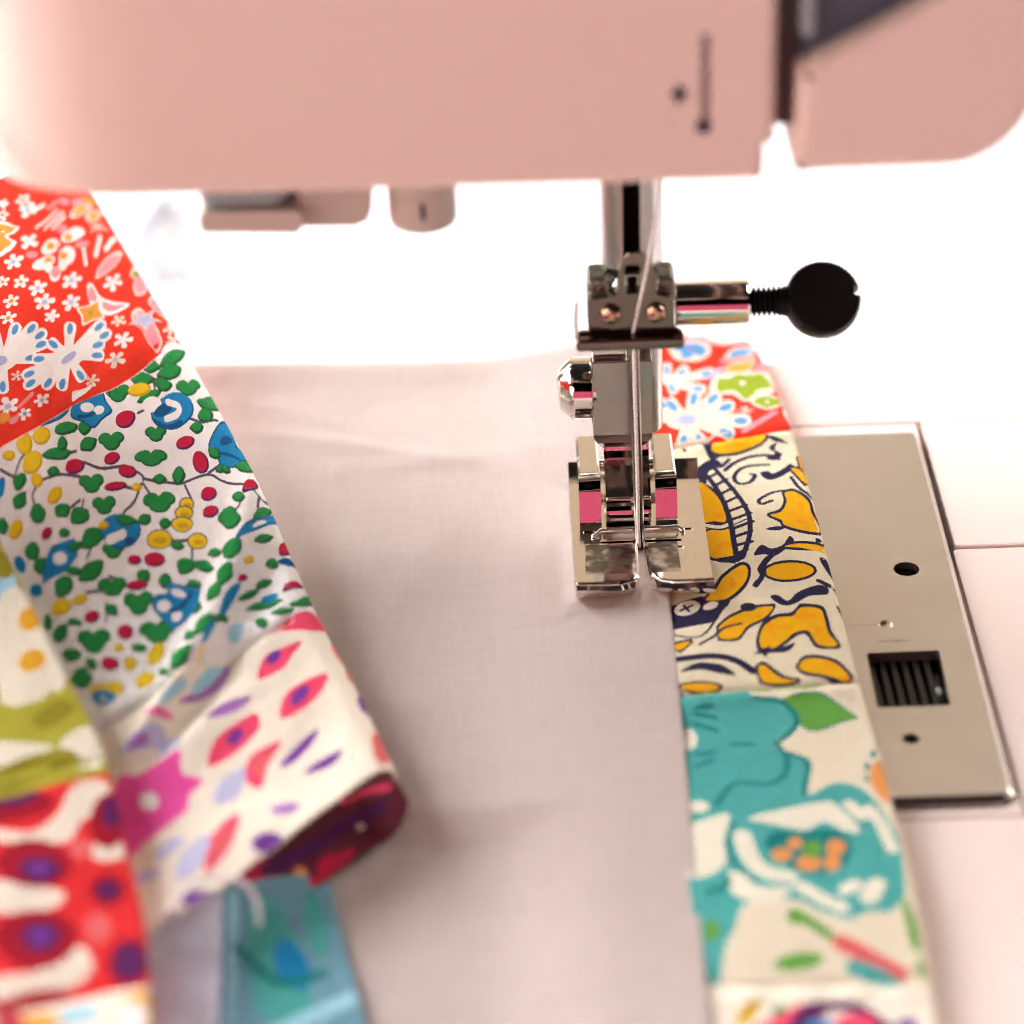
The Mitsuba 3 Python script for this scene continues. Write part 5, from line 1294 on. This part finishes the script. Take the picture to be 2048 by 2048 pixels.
leaf e 2182 3636 -81 33 23 46
leaf e 2239 3576 -62 7 -2 36
leaf e 2098 3626 -47 36 30 23
dark_leaf e 2672 3758 -63 25 15 40
dark_leaf e 2711 3719 -50 5 -7 33
dark_leaf e 2619 3749 -41 29 26 22
leaf e 2676 3750 -53 21 12 32
leaf e 2716 3712 -39 4 -5 25
leaf e 2623 3742 -32 23 20 17
dark_leaf e 2749 3949 -79 34 14 41
dark_leaf e 2803 3900 -61 10 -8 37
dark_leaf e 2683 3943 -51 36 27 23
leaf e 2753 3942 -69 29 12 35
leaf e 2807 3893 -50 9 -6 29
leaf e 2687 3936 -43 30 22 18
dark_leaf e 2575 4121 -77 33 19 52
dark_leaf e 2624 4065 -60 9 -9 46
dark_leaf e 2507 4107 -50 36 34 29
leaf e 2579 4114 -67 29 16 45
leaf e 2628 4057 -50 8 -7 39
leaf e 2511 4100 -42 30 28 24
dark_leaf e 2483 4331 -94 44 18 51
dark_leaf e 2549 4271 -72 10 -9 43
dark_leaf e 2403 4326 -59 52 32 28
leaf e 2487 4324 -84 38 15 44
leaf e 2553 4264 -62 8 -7 36
leaf e 2406 4318 -51 44 26 23
dark_leaf e 2979 4171 -87 38 15 55
dark_leaf e 3039 4109 -66 8 -12 48
dark_leaf e 2906 4161 -57 43 32 30
leaf e 2983 4164 -77 34 13 48
leaf e 3043 4102 -56 6 -10 40
leaf e 2910 4153 -48 37 26 25
plum e 2201 3068 -109 -9 -14 57
crimson e 2206 3058 -98 -9 -13 50
plum e 1762 3406 -88 17 4 38
crimson e 1766 3397 -78 15 3 32
plum e 1708 3562 -69 19 16 70
crimson e 1711 3553 -59 16 14 63
plum e 2453 3258 -79 1 -8 38
crimson e 2458 3250 -69 1 -6 31
plum e 2811 3191 -92 18 -1 46
crimson e 2817 3182 -82 17 -1 40
plum e 2353 3369 -77 33 29 32
crimson e 2358 3361 -68 29 24 27
plum e 2498 3415 -104 24 7 26
crimson e 2503 3407 -94 22 5 20
plum e 1397 3882 -97 -20 30 48
crimson e 1401 3874 -74 -8 24 39
plum e 1752 3772 -72 6 -3 46
crimson e 1756 3763 -63 5 -3 39
plum e 1793 3878 -69 15 1 41
crimson e 1797 3868 -60 13 1 34
plum e 3190 3454 -31 27 40 19
crimson e 3196 3445 -24 20 34 16
plum e 2516 3870 -56 25 11 28
crimson e 2521 3861 -47 21 9 22
plum e 2358 3936 -84 35 17 40
crimson e 2363 3928 -76 32 15 34
plum e 2547 4012 -85 30 7 28
crimson e 2552 4004 -76 27 5 22
plum e 2955 4024 -62 13 -7 38
crimson e 2960 4015 -54 11 -6 31
plum e 2722 4214 -63 27 13 40
crimson e 2727 4206 -55 24 11 34
plum e 2889 4338 -67 43 20 34
crimson e 2894 4329 -59 38 17 29
plum e 1234 4210 -86 -2 89 68
crimson e 1244 4206 -84 -7 68 52
plum e 1338 4501 -116 -6 23 32
crimson e 1342 4492 -90 6 16 23
mustard e 1960 2933 -120 34 15 46
lemon e 1965 2922 -105 30 12 37
mustard e 3071 2898 -89 -8 -38 59
lemon e 3079 2889 -76 -7 -32 49
mustard e 3257 2892 -83 28 11 76
lemon e 3265 2881 -69 24 8 68
mustard e 3428 2914 -68 28 5 33
lemon e 3437 2903 -54 23 4 25
mustard e 3203 3029 -78 46 70 52
lemon e 3210 3020 -67 39 62 46
mustard e 3189 3143 -57 7 -7 46
lemon e 3195 3134 -43 5 -5 38
mustard e 3051 3279 -45 37 61 29
lemon e 3057 3270 -36 29 52 25
mustard e 3451 3331 -53 33 46 40
lemon e 3458 3323 -41 26 40 35
mustard e 3183 3877 -87 -2 -23 48
lemon e 3188 3869 -76 -2 -19 39
mustard e 3020 3893 -64 6 -11 32
lemon e 3026 3885 -53 5 -8 23
mustard e 2530 4442 -39 47 67 45
lemon e 2535 4432 -32 36 59 40
mustard e 2658 4594 -77 1 -14 76
lemon e 2662 4578 -67 -1 -11 62
mustard e 3008 4453 -80 15 -9 52
lemon e 3014 4443 -70 13 -7 40
mustard e 2887 4515 -65 43 11 55
lemon e 2892 4503 -55 35 9 41
stem e 2272 3846 -105 41 25 54
lemon e 2272 3846 -95 37 22 48
mustard e 2268 3856 -57 21 9 19
stem e 1957 3737 -61 31 21 40
lemon e 1957 3737 -51 26 17 33
mustard e 1954 3749 -31 15 7 13
stem e 2004 3776 -76 35 21 41
lemon e 2004 3776 -66 31 17 33
mustard e 2001 3787 -39 19 7 13
stem e 2051 3833 -91 39 22 45
lemon e 2051 3833 -81 34 19 38
mustard e 2048 3845 -48 21 7 15
stem e 1976 3982 -80 38 21 43
lemon e 1976 3982 -70 34 18 36
mustard e 1972 3993 -42 20 7 14
stem e 2738 4411 -52 26 13 48
lemon e 2738 4411 -43 21 11 40
mustard e 2734 4424 -26 13 4 16
deep_blue p 3128 2774 3043 2841 2903 2857 2759 2855 2699 2776 2701 2770 2715 2766 2825 2747 3036 2727 3127 2768
azure p 3113 2773 3030 2742 2820 2755 2716 2772 2766 2840 2910 2844 3045 2800
white e 2967 2775 -71 3 -10 13
deep_blue e 2851 2777 -48 0 -9 8
deep_blue p 2304 2985 2429 3015 2541 3045 2633 2971 2737 2896 2676 2796 2634 2751 2489 2766 2344 2781 2331 2892
azure p 2322 2972 2437 3002 2541 3029 2625 2961 2721 2892 2664 2797 2625 2755 2492 2768 2359 2782 2348 2888
white e 2549 2892 -70 23 14 34
white e 2438 2945 -58 -2 -2 32
deep_blue s 24 2665 2922 2573 2949 2494 2957
deep_blue e 1752 3193 -210 39 14 112
azure e 1750 3186 -198 38 14 106
white e 1904 3070 -99 17 5 55
deep_blue e 1813 3147 -105 3 -9 40
white s 45 1752 3123 1679 3195 1720 3229 1831 3209
deep_blue s 28 1945 3173 1858 3253 1719 3286
deep_blue p 1442 3424 1586 3502 1558 3590 1552 3658 1397 3726 1243 3682 1226 3666 1226 3666 1226 3566 1293 3543 1226 3417 1226 3417 1262 3359
azure p 1430 3430 1296 3385 1226 3417 1333 3563 1226 3566 1226 3666 1388 3712 1540 3654 1543 3590 1572 3506
white e 1182 3502 -50 -26 -22 29
deep_blue e 1400 3517 -72 0 26 32
deep_blue s 24 1514 3576 1411 3633 1343 3679
dark_leaf p 1440 3689 1363 3675 1173 3596 1243 3682 1243 3716 1326 3775 1411 3772 1443 3721
leaf p 1429 3685 1368 3677 1264 3654 1214 3651 1217 3674 1324 3751 1398 3749 1429 3710
deep_blue e 2563 3667 -167 65 41 97
azure e 2565 3661 -155 60 38 90
white s 59 2684 3679 2550 3688
deep_blue e 2517 3755 -44 19 11 26
dark_leaf p 2582 3579 2530 3575 2463 3601 2415 3641 2405 3669 2464 3667 2531 3645 2566 3607
leaf p 2573 3576 2530 3575 2474 3597 2432 3630 2421 3650 2470 3648 2526 3627 2558 3597
deep_blue p 2979 3562 3163 3538 3172 3539 3260 3601 3301 3684 3297 3695 3283 3702 3107 3708 2971 3660 2966 3654 2963 3574 2965 3569
azure p 2977 3571 2980 3651 3112 3699 3288 3692 3247 3608 3161 3548
white e 3122 3625 -58 -1 -18 39
deep_blue p 2310 4098 2333 4148 2428 4120 2472 4174 2422 4264 2362 4364 2352 4375 2178 4366 2106 4308 2061 4232 2069 4219 2163 4171 2295 4099
azure p 2301 4106 2168 4178 2073 4228 2116 4294 2186 4350 2283 4350 2352 4363 2411 4261 2459 4177 2422 4129 2323 4160
white e 2381 4204 -56 22 12 32
white e 2244 4184 -54 39 18 15
white e 2305 4298 -32 28 28 25
deep_blue s 31 2342 4247 2252 4266 2138 4224
deep_blue p 1674 4167 1482 4137 1207 4040 1192 3997 1192 3981 1192 3981 1415 4069 1591 4109 1683 4148 1688 4157
azure p 1674 4157 1589 4117 1418 4077 1192 3981 1234 4046 1483 4131
white e 1447 4103 -80 -24 -1 10
deep_blue p 1398 4302 1268 4285 1175 4296 1192 4329 1314 4351
azure e 3463 3522 -48 11 -15 55
azure e 3362 3707 -53 25 9 35
azure e 2983 4524 -91 66 11 56
white e 2990 4519 -26 18 4 18
azure e 3538 3060 -37 19 29 53
azure p 1761 4387 1901 4491 2034 4563 1919 4427
azure p 2026 4542 2118 4638 2205 4675 2131 4586
azure e 1560 4495 -73 17 2 33
sky e 1175 4462 -23 32 0 33
sky p 2194 4726 2324 4839 2456 4932 2340 4790
sky e 1910 4625 -41 33 62 43
lemon p 2183 4696 2321 4830 2231 4712
dark_leaf p 1580 3875 1540 3873 1509 3903 1494 3947 1500 3968 1540 3975 1570 3950 1584 3906
leaf p 1570 3873 1542 3874 1518 3897 1507 3932 1512 3948 1540 3949 1561 3929 1572 3896
dark_leaf p 3080 3118 3039 3106 2993 3117 2965 3147 2963 3169 2999 3181 3042 3169 3073 3143
leaf p 3070 3114 3039 3106 3005 3115 2983 3137 2981 3152 3007 3160 3040 3151 3064 3132
dark_leaf p 1618 3664 1600 3643 1564 3638 1531 3652 1526 3667 1536 3688 1572 3693 1600 3681
leaf p 1605 3654 1592 3642 1567 3639 1544 3647 1540 3657 1548 3669 1573 3672 1593 3665
dark_leaf p 1562 3657 1522 3660 1496 3680 1496 3705 1501 3724 1532 3720 1559 3699 1568 3674
leaf p 1553 3657 1528 3660 1510 3674 1508 3690 1510 3702 1530 3699 1549 3684 1556 3668
dark_leaf p 3040 3605 3010 3584 2968 3581 2920 3598 2910 3616 2928 3634 2971 3637 3017 3621
leaf p 3030 3597 3005 3584 2971 3583 2934 3594 2927 3606 2941 3618 2976 3619 3012 3609
mustard e 2317 3475 -45 14 12 22
lemon e 2322 3467 -33 10 8 14
plum e 1735 4361 -45 -11 -4 16
crimson e 1741 4357 -36 -8 -3 12
dark_leaf p 2065 4556 2053 4530 2023 4520 1990 4521 1980 4529 1988 4548 2016 4564 2046 4565
leaf p 2056 4544 2047 4528 2025 4521 2002 4521 1996 4526 2003 4539 2023 4549 2043 4549
dark_leaf p 2011 4535 1979 4523 1954 4531 1938 4545 1944 4557 1973 4566 2004 4563 2015 4549
leaf p 2005 4531 1985 4525 1967 4530 1955 4539 1958 4547 1977 4552 1998 4548 2006 4540
dark_leaf p 2306 4508 2288 4467 2259 4463 2232 4519 2220 4570 2238 4613 2266 4632 2294 4579
leaf p 2296 4494 2282 4468 2261 4466 2240 4505 2232 4540 2246 4573 2266 4579 2285 4531
dark_leaf p 3096 3699 3053 3693 3004 3709 2971 3743 2970 3759 3007 3761 3050 3745 3083 3722
leaf p 3087 3696 3054 3693 3015 3707 2987 3732 2986 3743 3014 3743 3049 3730 3075 3712
dark_leaf p 1494 4282 1454 4271 1409 4277 1400 4307 1395 4333 1441 4338 1478 4321 1502 4300
leaf p 1485 4278 1456 4271 1422 4276 1414 4297 1409 4315 1443 4318 1472 4307 1491 4292
mustard e 1640 4275 -48 -14 -8 16
lemon e 1646 4271 -35 -10 -5 10
dark_leaf p 2234 3754 2196 3739 2158 3752 2136 3782 2140 3804 2182 3815 2217 3805 2237 3779
leaf p 2225 3751 2197 3740 2169 3750 2152 3772 2155 3788 2186 3796 2212 3789 2227 3769
dark_leaf p 2699 4312 2664 4308 2622 4326 2590 4357 2586 4379 2627 4382 2666 4364 2700 4332
leaf p 2692 4308 2665 4308 2631 4322 2606 4346 2601 4362 2632 4361 2664 4347 2691 4323
dark_leaf p 2196 3906 2153 3895 2116 3913 2094 3942 2088 3966 2127 3968 2168 3951 2191 3927
leaf p 2186 3903 2155 3896 2127 3910 2108 3930 2103 3948 2132 3948 2164 3935 2182 3918
dark_leaf p 2406 3673 2377 3645 2339 3641 2294 3665 2284 3692 2301 3722 2346 3723 2383 3699
leaf p 2395 3665 2372 3644 2342 3641 2308 3659 2300 3679 2313 3701 2348 3702 2377 3684
mustard e 2696 3587 -45 10 3 23
lemon e 2701 3579 -33 7 2 15
dark_leaf p 2168 4173 2150 4154 2124 4150 2095 4163 2077 4179 2095 4199 2121 4202 2149 4189
leaf p 2158 4164 2145 4153 2126 4151 2106 4159 2094 4168 2106 4179 2125 4181 2144 4174
dark_leaf p 2113 4171 2082 4174 2059 4194 2049 4224 2055 4239 2081 4231 2110 4210 2122 4184
leaf p 2107 4170 2087 4173 2071 4187 2063 4205 2066 4214 2083 4209 2102 4195 2112 4178
dark_leaf p 2830 4009 2790 4020 2749 4049 2744 4086 2750 4105 2801 4084 2837 4058 2846 4025
leaf p 2826 4009 2797 4018 2765 4042 2759 4071 2763 4085 2801 4068 2829 4047 2837 4021
mustard e 2803 4278 -40 5 -5 26
lemon e 2808 4269 -29 4 -3 17
dark_leaf p 2554 4616 2540 4573 2515 4571 2488 4618 2482 4671 2496 4709 2517 4705 2537 4660
leaf p 2545 4598 2535 4573 2517 4572 2497 4599 2493 4627 2503 4650 2518 4648 2533 4624
dark_leaf p 2507 4627 2482 4653 2464 4719 2455 4744 2458 4822 2486 4810 2506 4723 2516 4655
leaf p 2502 4626 2486 4647 2475 4699 2469 4730 2466 4741 2484 4733 2500 4700 2507 4644
dark_leaf p 1931 4084 1899 4074 1861 4085 1836 4124 1825 4160 1853 4170 1889 4143 1914 4113
leaf p 1921 4080 1896 4074 1867 4083 1847 4111 1838 4135 1859 4140 1887 4121 1907 4101
dark_leaf p 3090 3496 3065 3477 3028 3484 3002 3505 2989 3524 3016 3540 3051 3533 3081 3516
leaf p 3081 3491 3062 3478 3036 3483 3017 3498 3007 3512 3027 3522 3052 3517 3074 3505
dark_leaf p 2158 3477 2119 3465 2072 3475 2047 3505 2038 3530 2080 3537 2124 3527 2152 3498
leaf p 2147 3474 2118 3466 2083 3474 2062 3495 2054 3513 2086 3517 2120 3509 2142 3488
dark_leaf p 3158 3985 3153 3962 3123 3958 3097 3970 3079 3983 3088 4001 3114 4009 3145 4001
leaf p 3151 3976 3146 3962 3125 3959 3108 3966 3096 3974 3103 3985 3121 3990 3142 3985
dark_leaf p 3117 3974 3080 3977 3055 3994 3041 4016 3044 4031 3073 4030 3100 4013 3113 3994
leaf p 3110 3974 3085 3977 3068 3989 3057 4004 3058 4013 3077 4012 3096 4000 3105 3986
dark_leaf p 1732 4591 1686 4592 1653 4622 1648 4674 1659 4701 1696 4705 1725 4669 1737 4626
leaf p 1724 4589 1690 4591 1665 4614 1660 4652 1668 4673 1695 4676 1717 4648 1727 4615
dark_leaf p 1155 4075 1175 4064 1192 4064 1175 4064 1175 4080 1175 4097 1175 4114 1175 4097
leaf p 1192 4080 1175 4064 1192 4064 1175 4064 1192 4080 1175 4080 1192 4097 1175 4080
dark_leaf p 1192 4080 1175 4080 1175 4097 1175 4114 1175 4130 1175 4130 1175 4114 1175 4097
leaf p 1192 4080 1175 4080 1175 4080 1175 4097 1175 4114 1175 4114 1175 4097 1175 4080
dark_leaf p 1592 3513 1543 3526 1511 3555 1519 3587 1535 3606 1584 3592 1613 3564 1607 3534
leaf p 1587 3514 1552 3525 1528 3548 1532 3572 1542 3587 1577 3575 1599 3553 1596 3530
dark_leaf p 3062 4226 3017 4243 2989 4278 2988 4309 3002 4319 3037 4308 3069 4280 3073 4248
leaf p 3059 4227 3026 4241 3004 4268 3002 4292 3011 4300 3037 4291 3061 4269 3066 4244
'''
MOTIFS['fold_spots'] = '''
rose p 1845 4707 1637 4692 1434 4723 1198 4741 1175 4877 1343 4957 1520 4848 1704 4754
rose p 1872 5205 1771 4964 1620 4976 1466 5019 1576 5127 1680 5234
violet e 1704 5027 -60 -23 -13 70
rose p 1807 5734 1738 5559 1584 5497 1390 5540 1492 5701 1632 5757
violet e 1630 5620 -76 -46 -19 62
rose p 2367 5792 2298 5610 2149 5543 1958 5550 1971 5709 2111 5780
violet e 2138 5655 -59 -29 -21 55
rose p 2164 6065 2090 5912 1954 5906 1859 5936 1992 6070 2085 6220
coral p 2101 6042 2060 5959 1986 5956 1934 5975 2006 6046 2058 6130
rose p 2595 6698 2527 6484 2411 6371 2276 6358 2362 6567 2496 6674
coral p 2529 6624 2491 6506 2427 6446 2354 6442 2401 6554 2475 6615
magenta p 2977 5437 2842 5494 2695 5472 2529 5518 2553 5733 2428 5890 2547 5957 2590 6075 2726 6111 2890 6140 3052 6167 3050 5798
white e 2809 5810 -61 51 15 80
pale_lilac e 2765 5199 -170 -6 -26 111
pale_lilac e 2587 5358 -99 13 -11 92
pale_lilac e 2767 6311 -105 -8 -14 68
pale_lilac e 2949 6428 -92 28 -3 57
mauve e 2802 5200 -84 2 -15 70
pale_lilac p 2415 6135 2319 5965 2148 5954 2186 6112 2300 6198
pale_lilac p 2785 6579 2689 6419 2501 6395 2555 6565 2703 6673
mauve p 2299 5312 2173 5257 1951 5363 2068 5421 2214 5395
mauve p 2468 5002 2313 4923 1991 4755 2123 4956 2291 4997
violet e 1140 5872 -96 8 52 142
violet p 1925 6142 1805 6049 1587 5974 1662 6092 1816 6168
violet p 1788 6319 1659 6281 1489 6317 1572 6394 1700 6364
mauve e 1983 6537 -98 55 7 53
violet e 2160 6745 -104 47 8 87
coral e 1207 6410 -84 -61 17 199
coral e 1157 5264 -62 173 64 101
coral e 1179 5551 -35 70 46 62
sky e 2201 4852 -163 -97 -26 32
sky e 2499 4929 -127 -53 -20 36
violet e 2620 6961 -177 162 16 98
violet e 2879 7037 -57 44 19 151
plum e 2595 7133 -117 117 11 85
magenta e 2630 5036 -105 74 0 38
'''
MOTIFS['layer_olive'] = '''
sky p 404 960 309 1025 323 1186 296 1227 397 1276 587 1363
moss e 332 1007 -64 7 41 92
ivory e 382 1323 -140 21 83 175
ivory e 541 1530 -213 20 91 224
ivory e 349 1603 -92 -15 67 259
ivory e 560 1816 -153 19 62 173
ivory e 656 1924 -83 10 29 85
ivory e 359 1784 -58 4 45 121
gold e 342 1354 -78 -42 -11 59
gold e 450 1638 -92 -39 2 79
ivory p 912 2301 718 2321 573 2371 633 2442 783 2479 947 2453
ivory p 518 2350 366 2237 276 2271 276 2520 446 2570 533 2483
moss s 190 888 2595 723 2525 530 2491
moss s 142 559 2159 406 2041
'''
MOTIFS['layer_poppy'] = '''
cream p 1015 2916 802 2986 636 2889 543 2727 447 2653 312 2696 377 2925 492 2950 596 3094 773 3076 1025 3008
cream p 474 3158 322 3117 322 3289 467 3290
cream p 1068 3359 824 3453 683 3553 786 3683 1101 3649
cream p 1127 4210 881 4199 748 4092 641 4038 580 4211 687 4330 881 4325 1124 4368
dark_red e 810 3256 -205 49 28 209
dark_red e 873 3928 -222 38 15 257
dark_red e 358 2984 -102 5 33 216
dark_red e 448 3572 -99 20 21 148
dark_red e 389 4199 -115 -1 6 186
dark_red e 873 2779 -241 10 6 113
dark_red e 919 4437 -215 -47 -19 92
plum e 790 3308 -111 25 16 116
plum e 853 3922 -104 20 8 131
plum e 448 3579 -61 12 13 89
plum e 879 2718 -159 3 4 65
plum e 326 2911 -57 -2 19 125
plum e 389 4199 -88 12 5 145
violet e 790 3308 -53 11 7 54
violet e 853 3922 -50 10 4 63
coral e 539 3898 -69 12 11 131
coral e 539 3179 -67 13 12 84
'''
MOTIFS['layer_end'] = '''
gold e 331 4619 -117 -1 4 200
white e 376 4605 -81 6 2 108
orange e 917 4547 -203 6 -5 68
sky e 661 4532 -115 -3 -7 56
crimson e 1019 4526 -76 9 -1 67
'''
MOTIFS['fold_inner'] = '''
crimson e 1140 6511 -81 93 73 162
plum s 142 1041 6485 774 6514 481 6479 222 6513
crimson e 666 6766 -97 -2 -7 125
peach e 866 6668 -41 34 15 52
crimson s 95 986 6799 772 6814 528 6742
rose s 57 410 6258 227 6295 69 6486
cream e 376 6564 -27 22 10 31
'''
MOTIFS['loose_end'] = '''
sky s 110 150 100 175 600 150 1200 200 1500
teal p 350 200 700 150 1000 500 950 850 450 800
sky s 80 300 1000 800 900 1450 750
azure e 850 550 200 50 0 150
azure p 400 1100 800 1000 1350 1000 1350 1450 500 1450
deep_teal s 60 200 400 700 650 1200 600
pale_lilac s 70 400 1250 900 1150 1450 1100
teal e 1200 300 150 0 0 200
'''

# ---------------------------------------------------------------- patchwork cloths
def patch(holder, surf, bsdf, us, v0, v1, text='', nv=80, label=None):
    """One sewn patch of a patchwork cloth: the cloth between the seams v0(u) and v1(u), with its print."""
    f = SURF[surf]
    vs = lambda u: v0(u) + (v1(u) - v0(u)) * np.linspace(0, 1, nv)
    k = add_sheet(f'{holder}__patch', f, us, vs, bsdf, .25, label=label)
    u = np.linspace(us[0], us[-1], 40)
    add_print(k, f, text, Polygon(np.r_[np.c_[u, [v0(x) + .1 for x in u]], np.c_[u, [v1(x) - .1 for x in u]][::-1]]).buffer(0))


US = np.r_[lin(-33, -6, .8), lin(-5.5, -2.6, .3), lin(-2.4, 0, .08), lin(.5, 8, 1.5)]
ry, yt, tm = lambda u: 28.9 + .22 * (min(u, -1) + 15), lambda u: -33.7 + .08 * (u + 15), lambda u: -91.0 - .1 * (u + 10)
labels['patchwork_border'] = {'label': 'patchwork border under the needle with amber and teal flower patches', 'category': 'patchwork fabric'}
patch('patchwork_border', 'strip', 'red_cotton', US[US > -23.5], ry, lambda u: 95., MOTIFS['strip_red'], 70, 'bright red patch with pale flowers')
patch('patchwork_border', 'strip', 'cream_cotton', US, yt, ry, MOTIFS['strip_yellow'], 80, 'cream patch with amber shapes in navy outlines')
patch('patchwork_border', 'strip', 'ivory_cotton', US, tm, yt, MOTIFS['strip_teal'], 80, 'ivory patch with large teal flowers')
patch('patchwork_border', 'strip', 'warm_cream_cotton', US, lambda u: -149., tm, MOTIFS['strip_end'], 60, 'patch with magenta and violet print')

UF = np.r_[lin(2, 13.5, 1.5), lin(14, 36, .45), lin(37, 110, 1.2)]
labels['folded_patchwork'] = {'label': 'patchwork cloth folded over at the left, with red, white floral and spotted patches', 'category': 'patchwork fabric'}
s1, s2, se = lambda u: 55.9, lambda u: 94.6 + .03 * (u - 30), lambda u: 131.5 + .18 * max(u - 16, 0)
patch('folded_patchwork', 'fold', 'red_cotton', UF, lambda u: 0., s1, MOTIFS['fold_red'], 70, 'red patch with white flowers and daisies')
patch('folded_patchwork', 'fold', 'white_print_cotton', UF, s1, s2, MOTIFS['fold_white'], 70, 'white patch with green leaves, berries and blue flowers')
UG = np.r_[lin(20.5, 36, .45), lin(37, 110, 1.2)]
patch('folded_patchwork', 'fold', 'warm_cream_cotton', UG, s2, se, MOTIFS['fold_spots'], 70, 'cream patch with pink and violet spots')
UL = np.r_[lin(0, 3.5, 1), lin(4, 8, .2), lin(8.5, 60, 1.2)]
l1 = lambda u: 52.0 + .18 * (u - 5)
l2 = lambda u: 88.0 + .1 * (u - 8)
patch('folded_patchwork', 'layer', 'olive_cotton', UL, lambda u: 0., l1, MOTIFS['layer_olive'], 60, 'olive patch with white daisies')
patch('folded_patchwork', 'layer', 'scarlet_cotton', UL, l1, l2, MOTIFS['layer_poppy'], 60, 'scarlet patch with dark poppy centres')
patch('folded_patchwork', 'layer', 'warm_cream_cotton', UL, l2, lambda u: 118., MOTIFS['layer_end'], 40, 'patch with yellow blooms')


def flat(corners, zs, sag=0.0, seed=1):
    """A loose cloth end spanned by four corners (x, y) with heights zs."""
    c, z4 = np.array(corners, float), np.array(zs, float)

    def f(u, v):
        u, v = np.asarray(u, float) / 30, np.asarray(v, float) / 30
        w = [(1 - u) * (1 - v), u * (1 - v), u * v, (1 - u) * v]
        p = sum(a[..., None] * np.r_[q, h] for a, q, h in zip(w, c, z4))
        p[..., 2] += sag * np.sin(math.pi * u) + .8 * bumps(p[..., 0], p[..., 1], .12, seed)
        return p
    return f


patch('folded_patchwork', 'inner', 'maroon_cotton', np.r_[lin(-.3, 6, .3), lin(6.5, 26, 1)], lambda u: 95.8, lambda u: 136 + .25 * max(u - 10, 0), MOTIFS['fold_inner'], 50, 'maroon inner layer seen in the open end of the fold')
tf = flat([(-52.5, -70), (-40.5, -68), (-32.0, -112), (-52, -112)], (2.6, 2.3, 3.0, 3.0), .7, 42)
k = add_sheet('folded_patchwork__patch', tf, lin(0, 30, .6), lin(0, 30, .6), 'teal_cotton', .25, label='blue-green patch reaching out of the fold')
add_print(k, tf, MOTIFS['loose_end'], sbox(0, 0, 30, 30))
add_sheet('folded_patchwork__patch', flat([(-62, -74), (-52.5, -70), (-50.4, -112), (-60, -112)], (5.2, 4.8, 4.6, 4.8), 1.2, 43), lin(0, 30, .6), lin(0, 30, .6), 'lilac_cotton', .25, label='lilac and white strip at the end of the fold')

loop = curve([(-56.4, -83.5, 10.0), (-55.6, -83.5, 12.5), (-53.8, -82.2, 13.5), (-51.3, -81.2, 13.5), (-48.8, -81.9, 13.0), (-47.4, -82.6, 11.0), (-47.4, -82.1, 7.0)])(np.linspace(0, 1, 40))
add('loose_thread', tube(loop, .32, 8), 'thread_white', 50, label='loose white thread looped at the open front end of the folded patchwork', cat='thread')
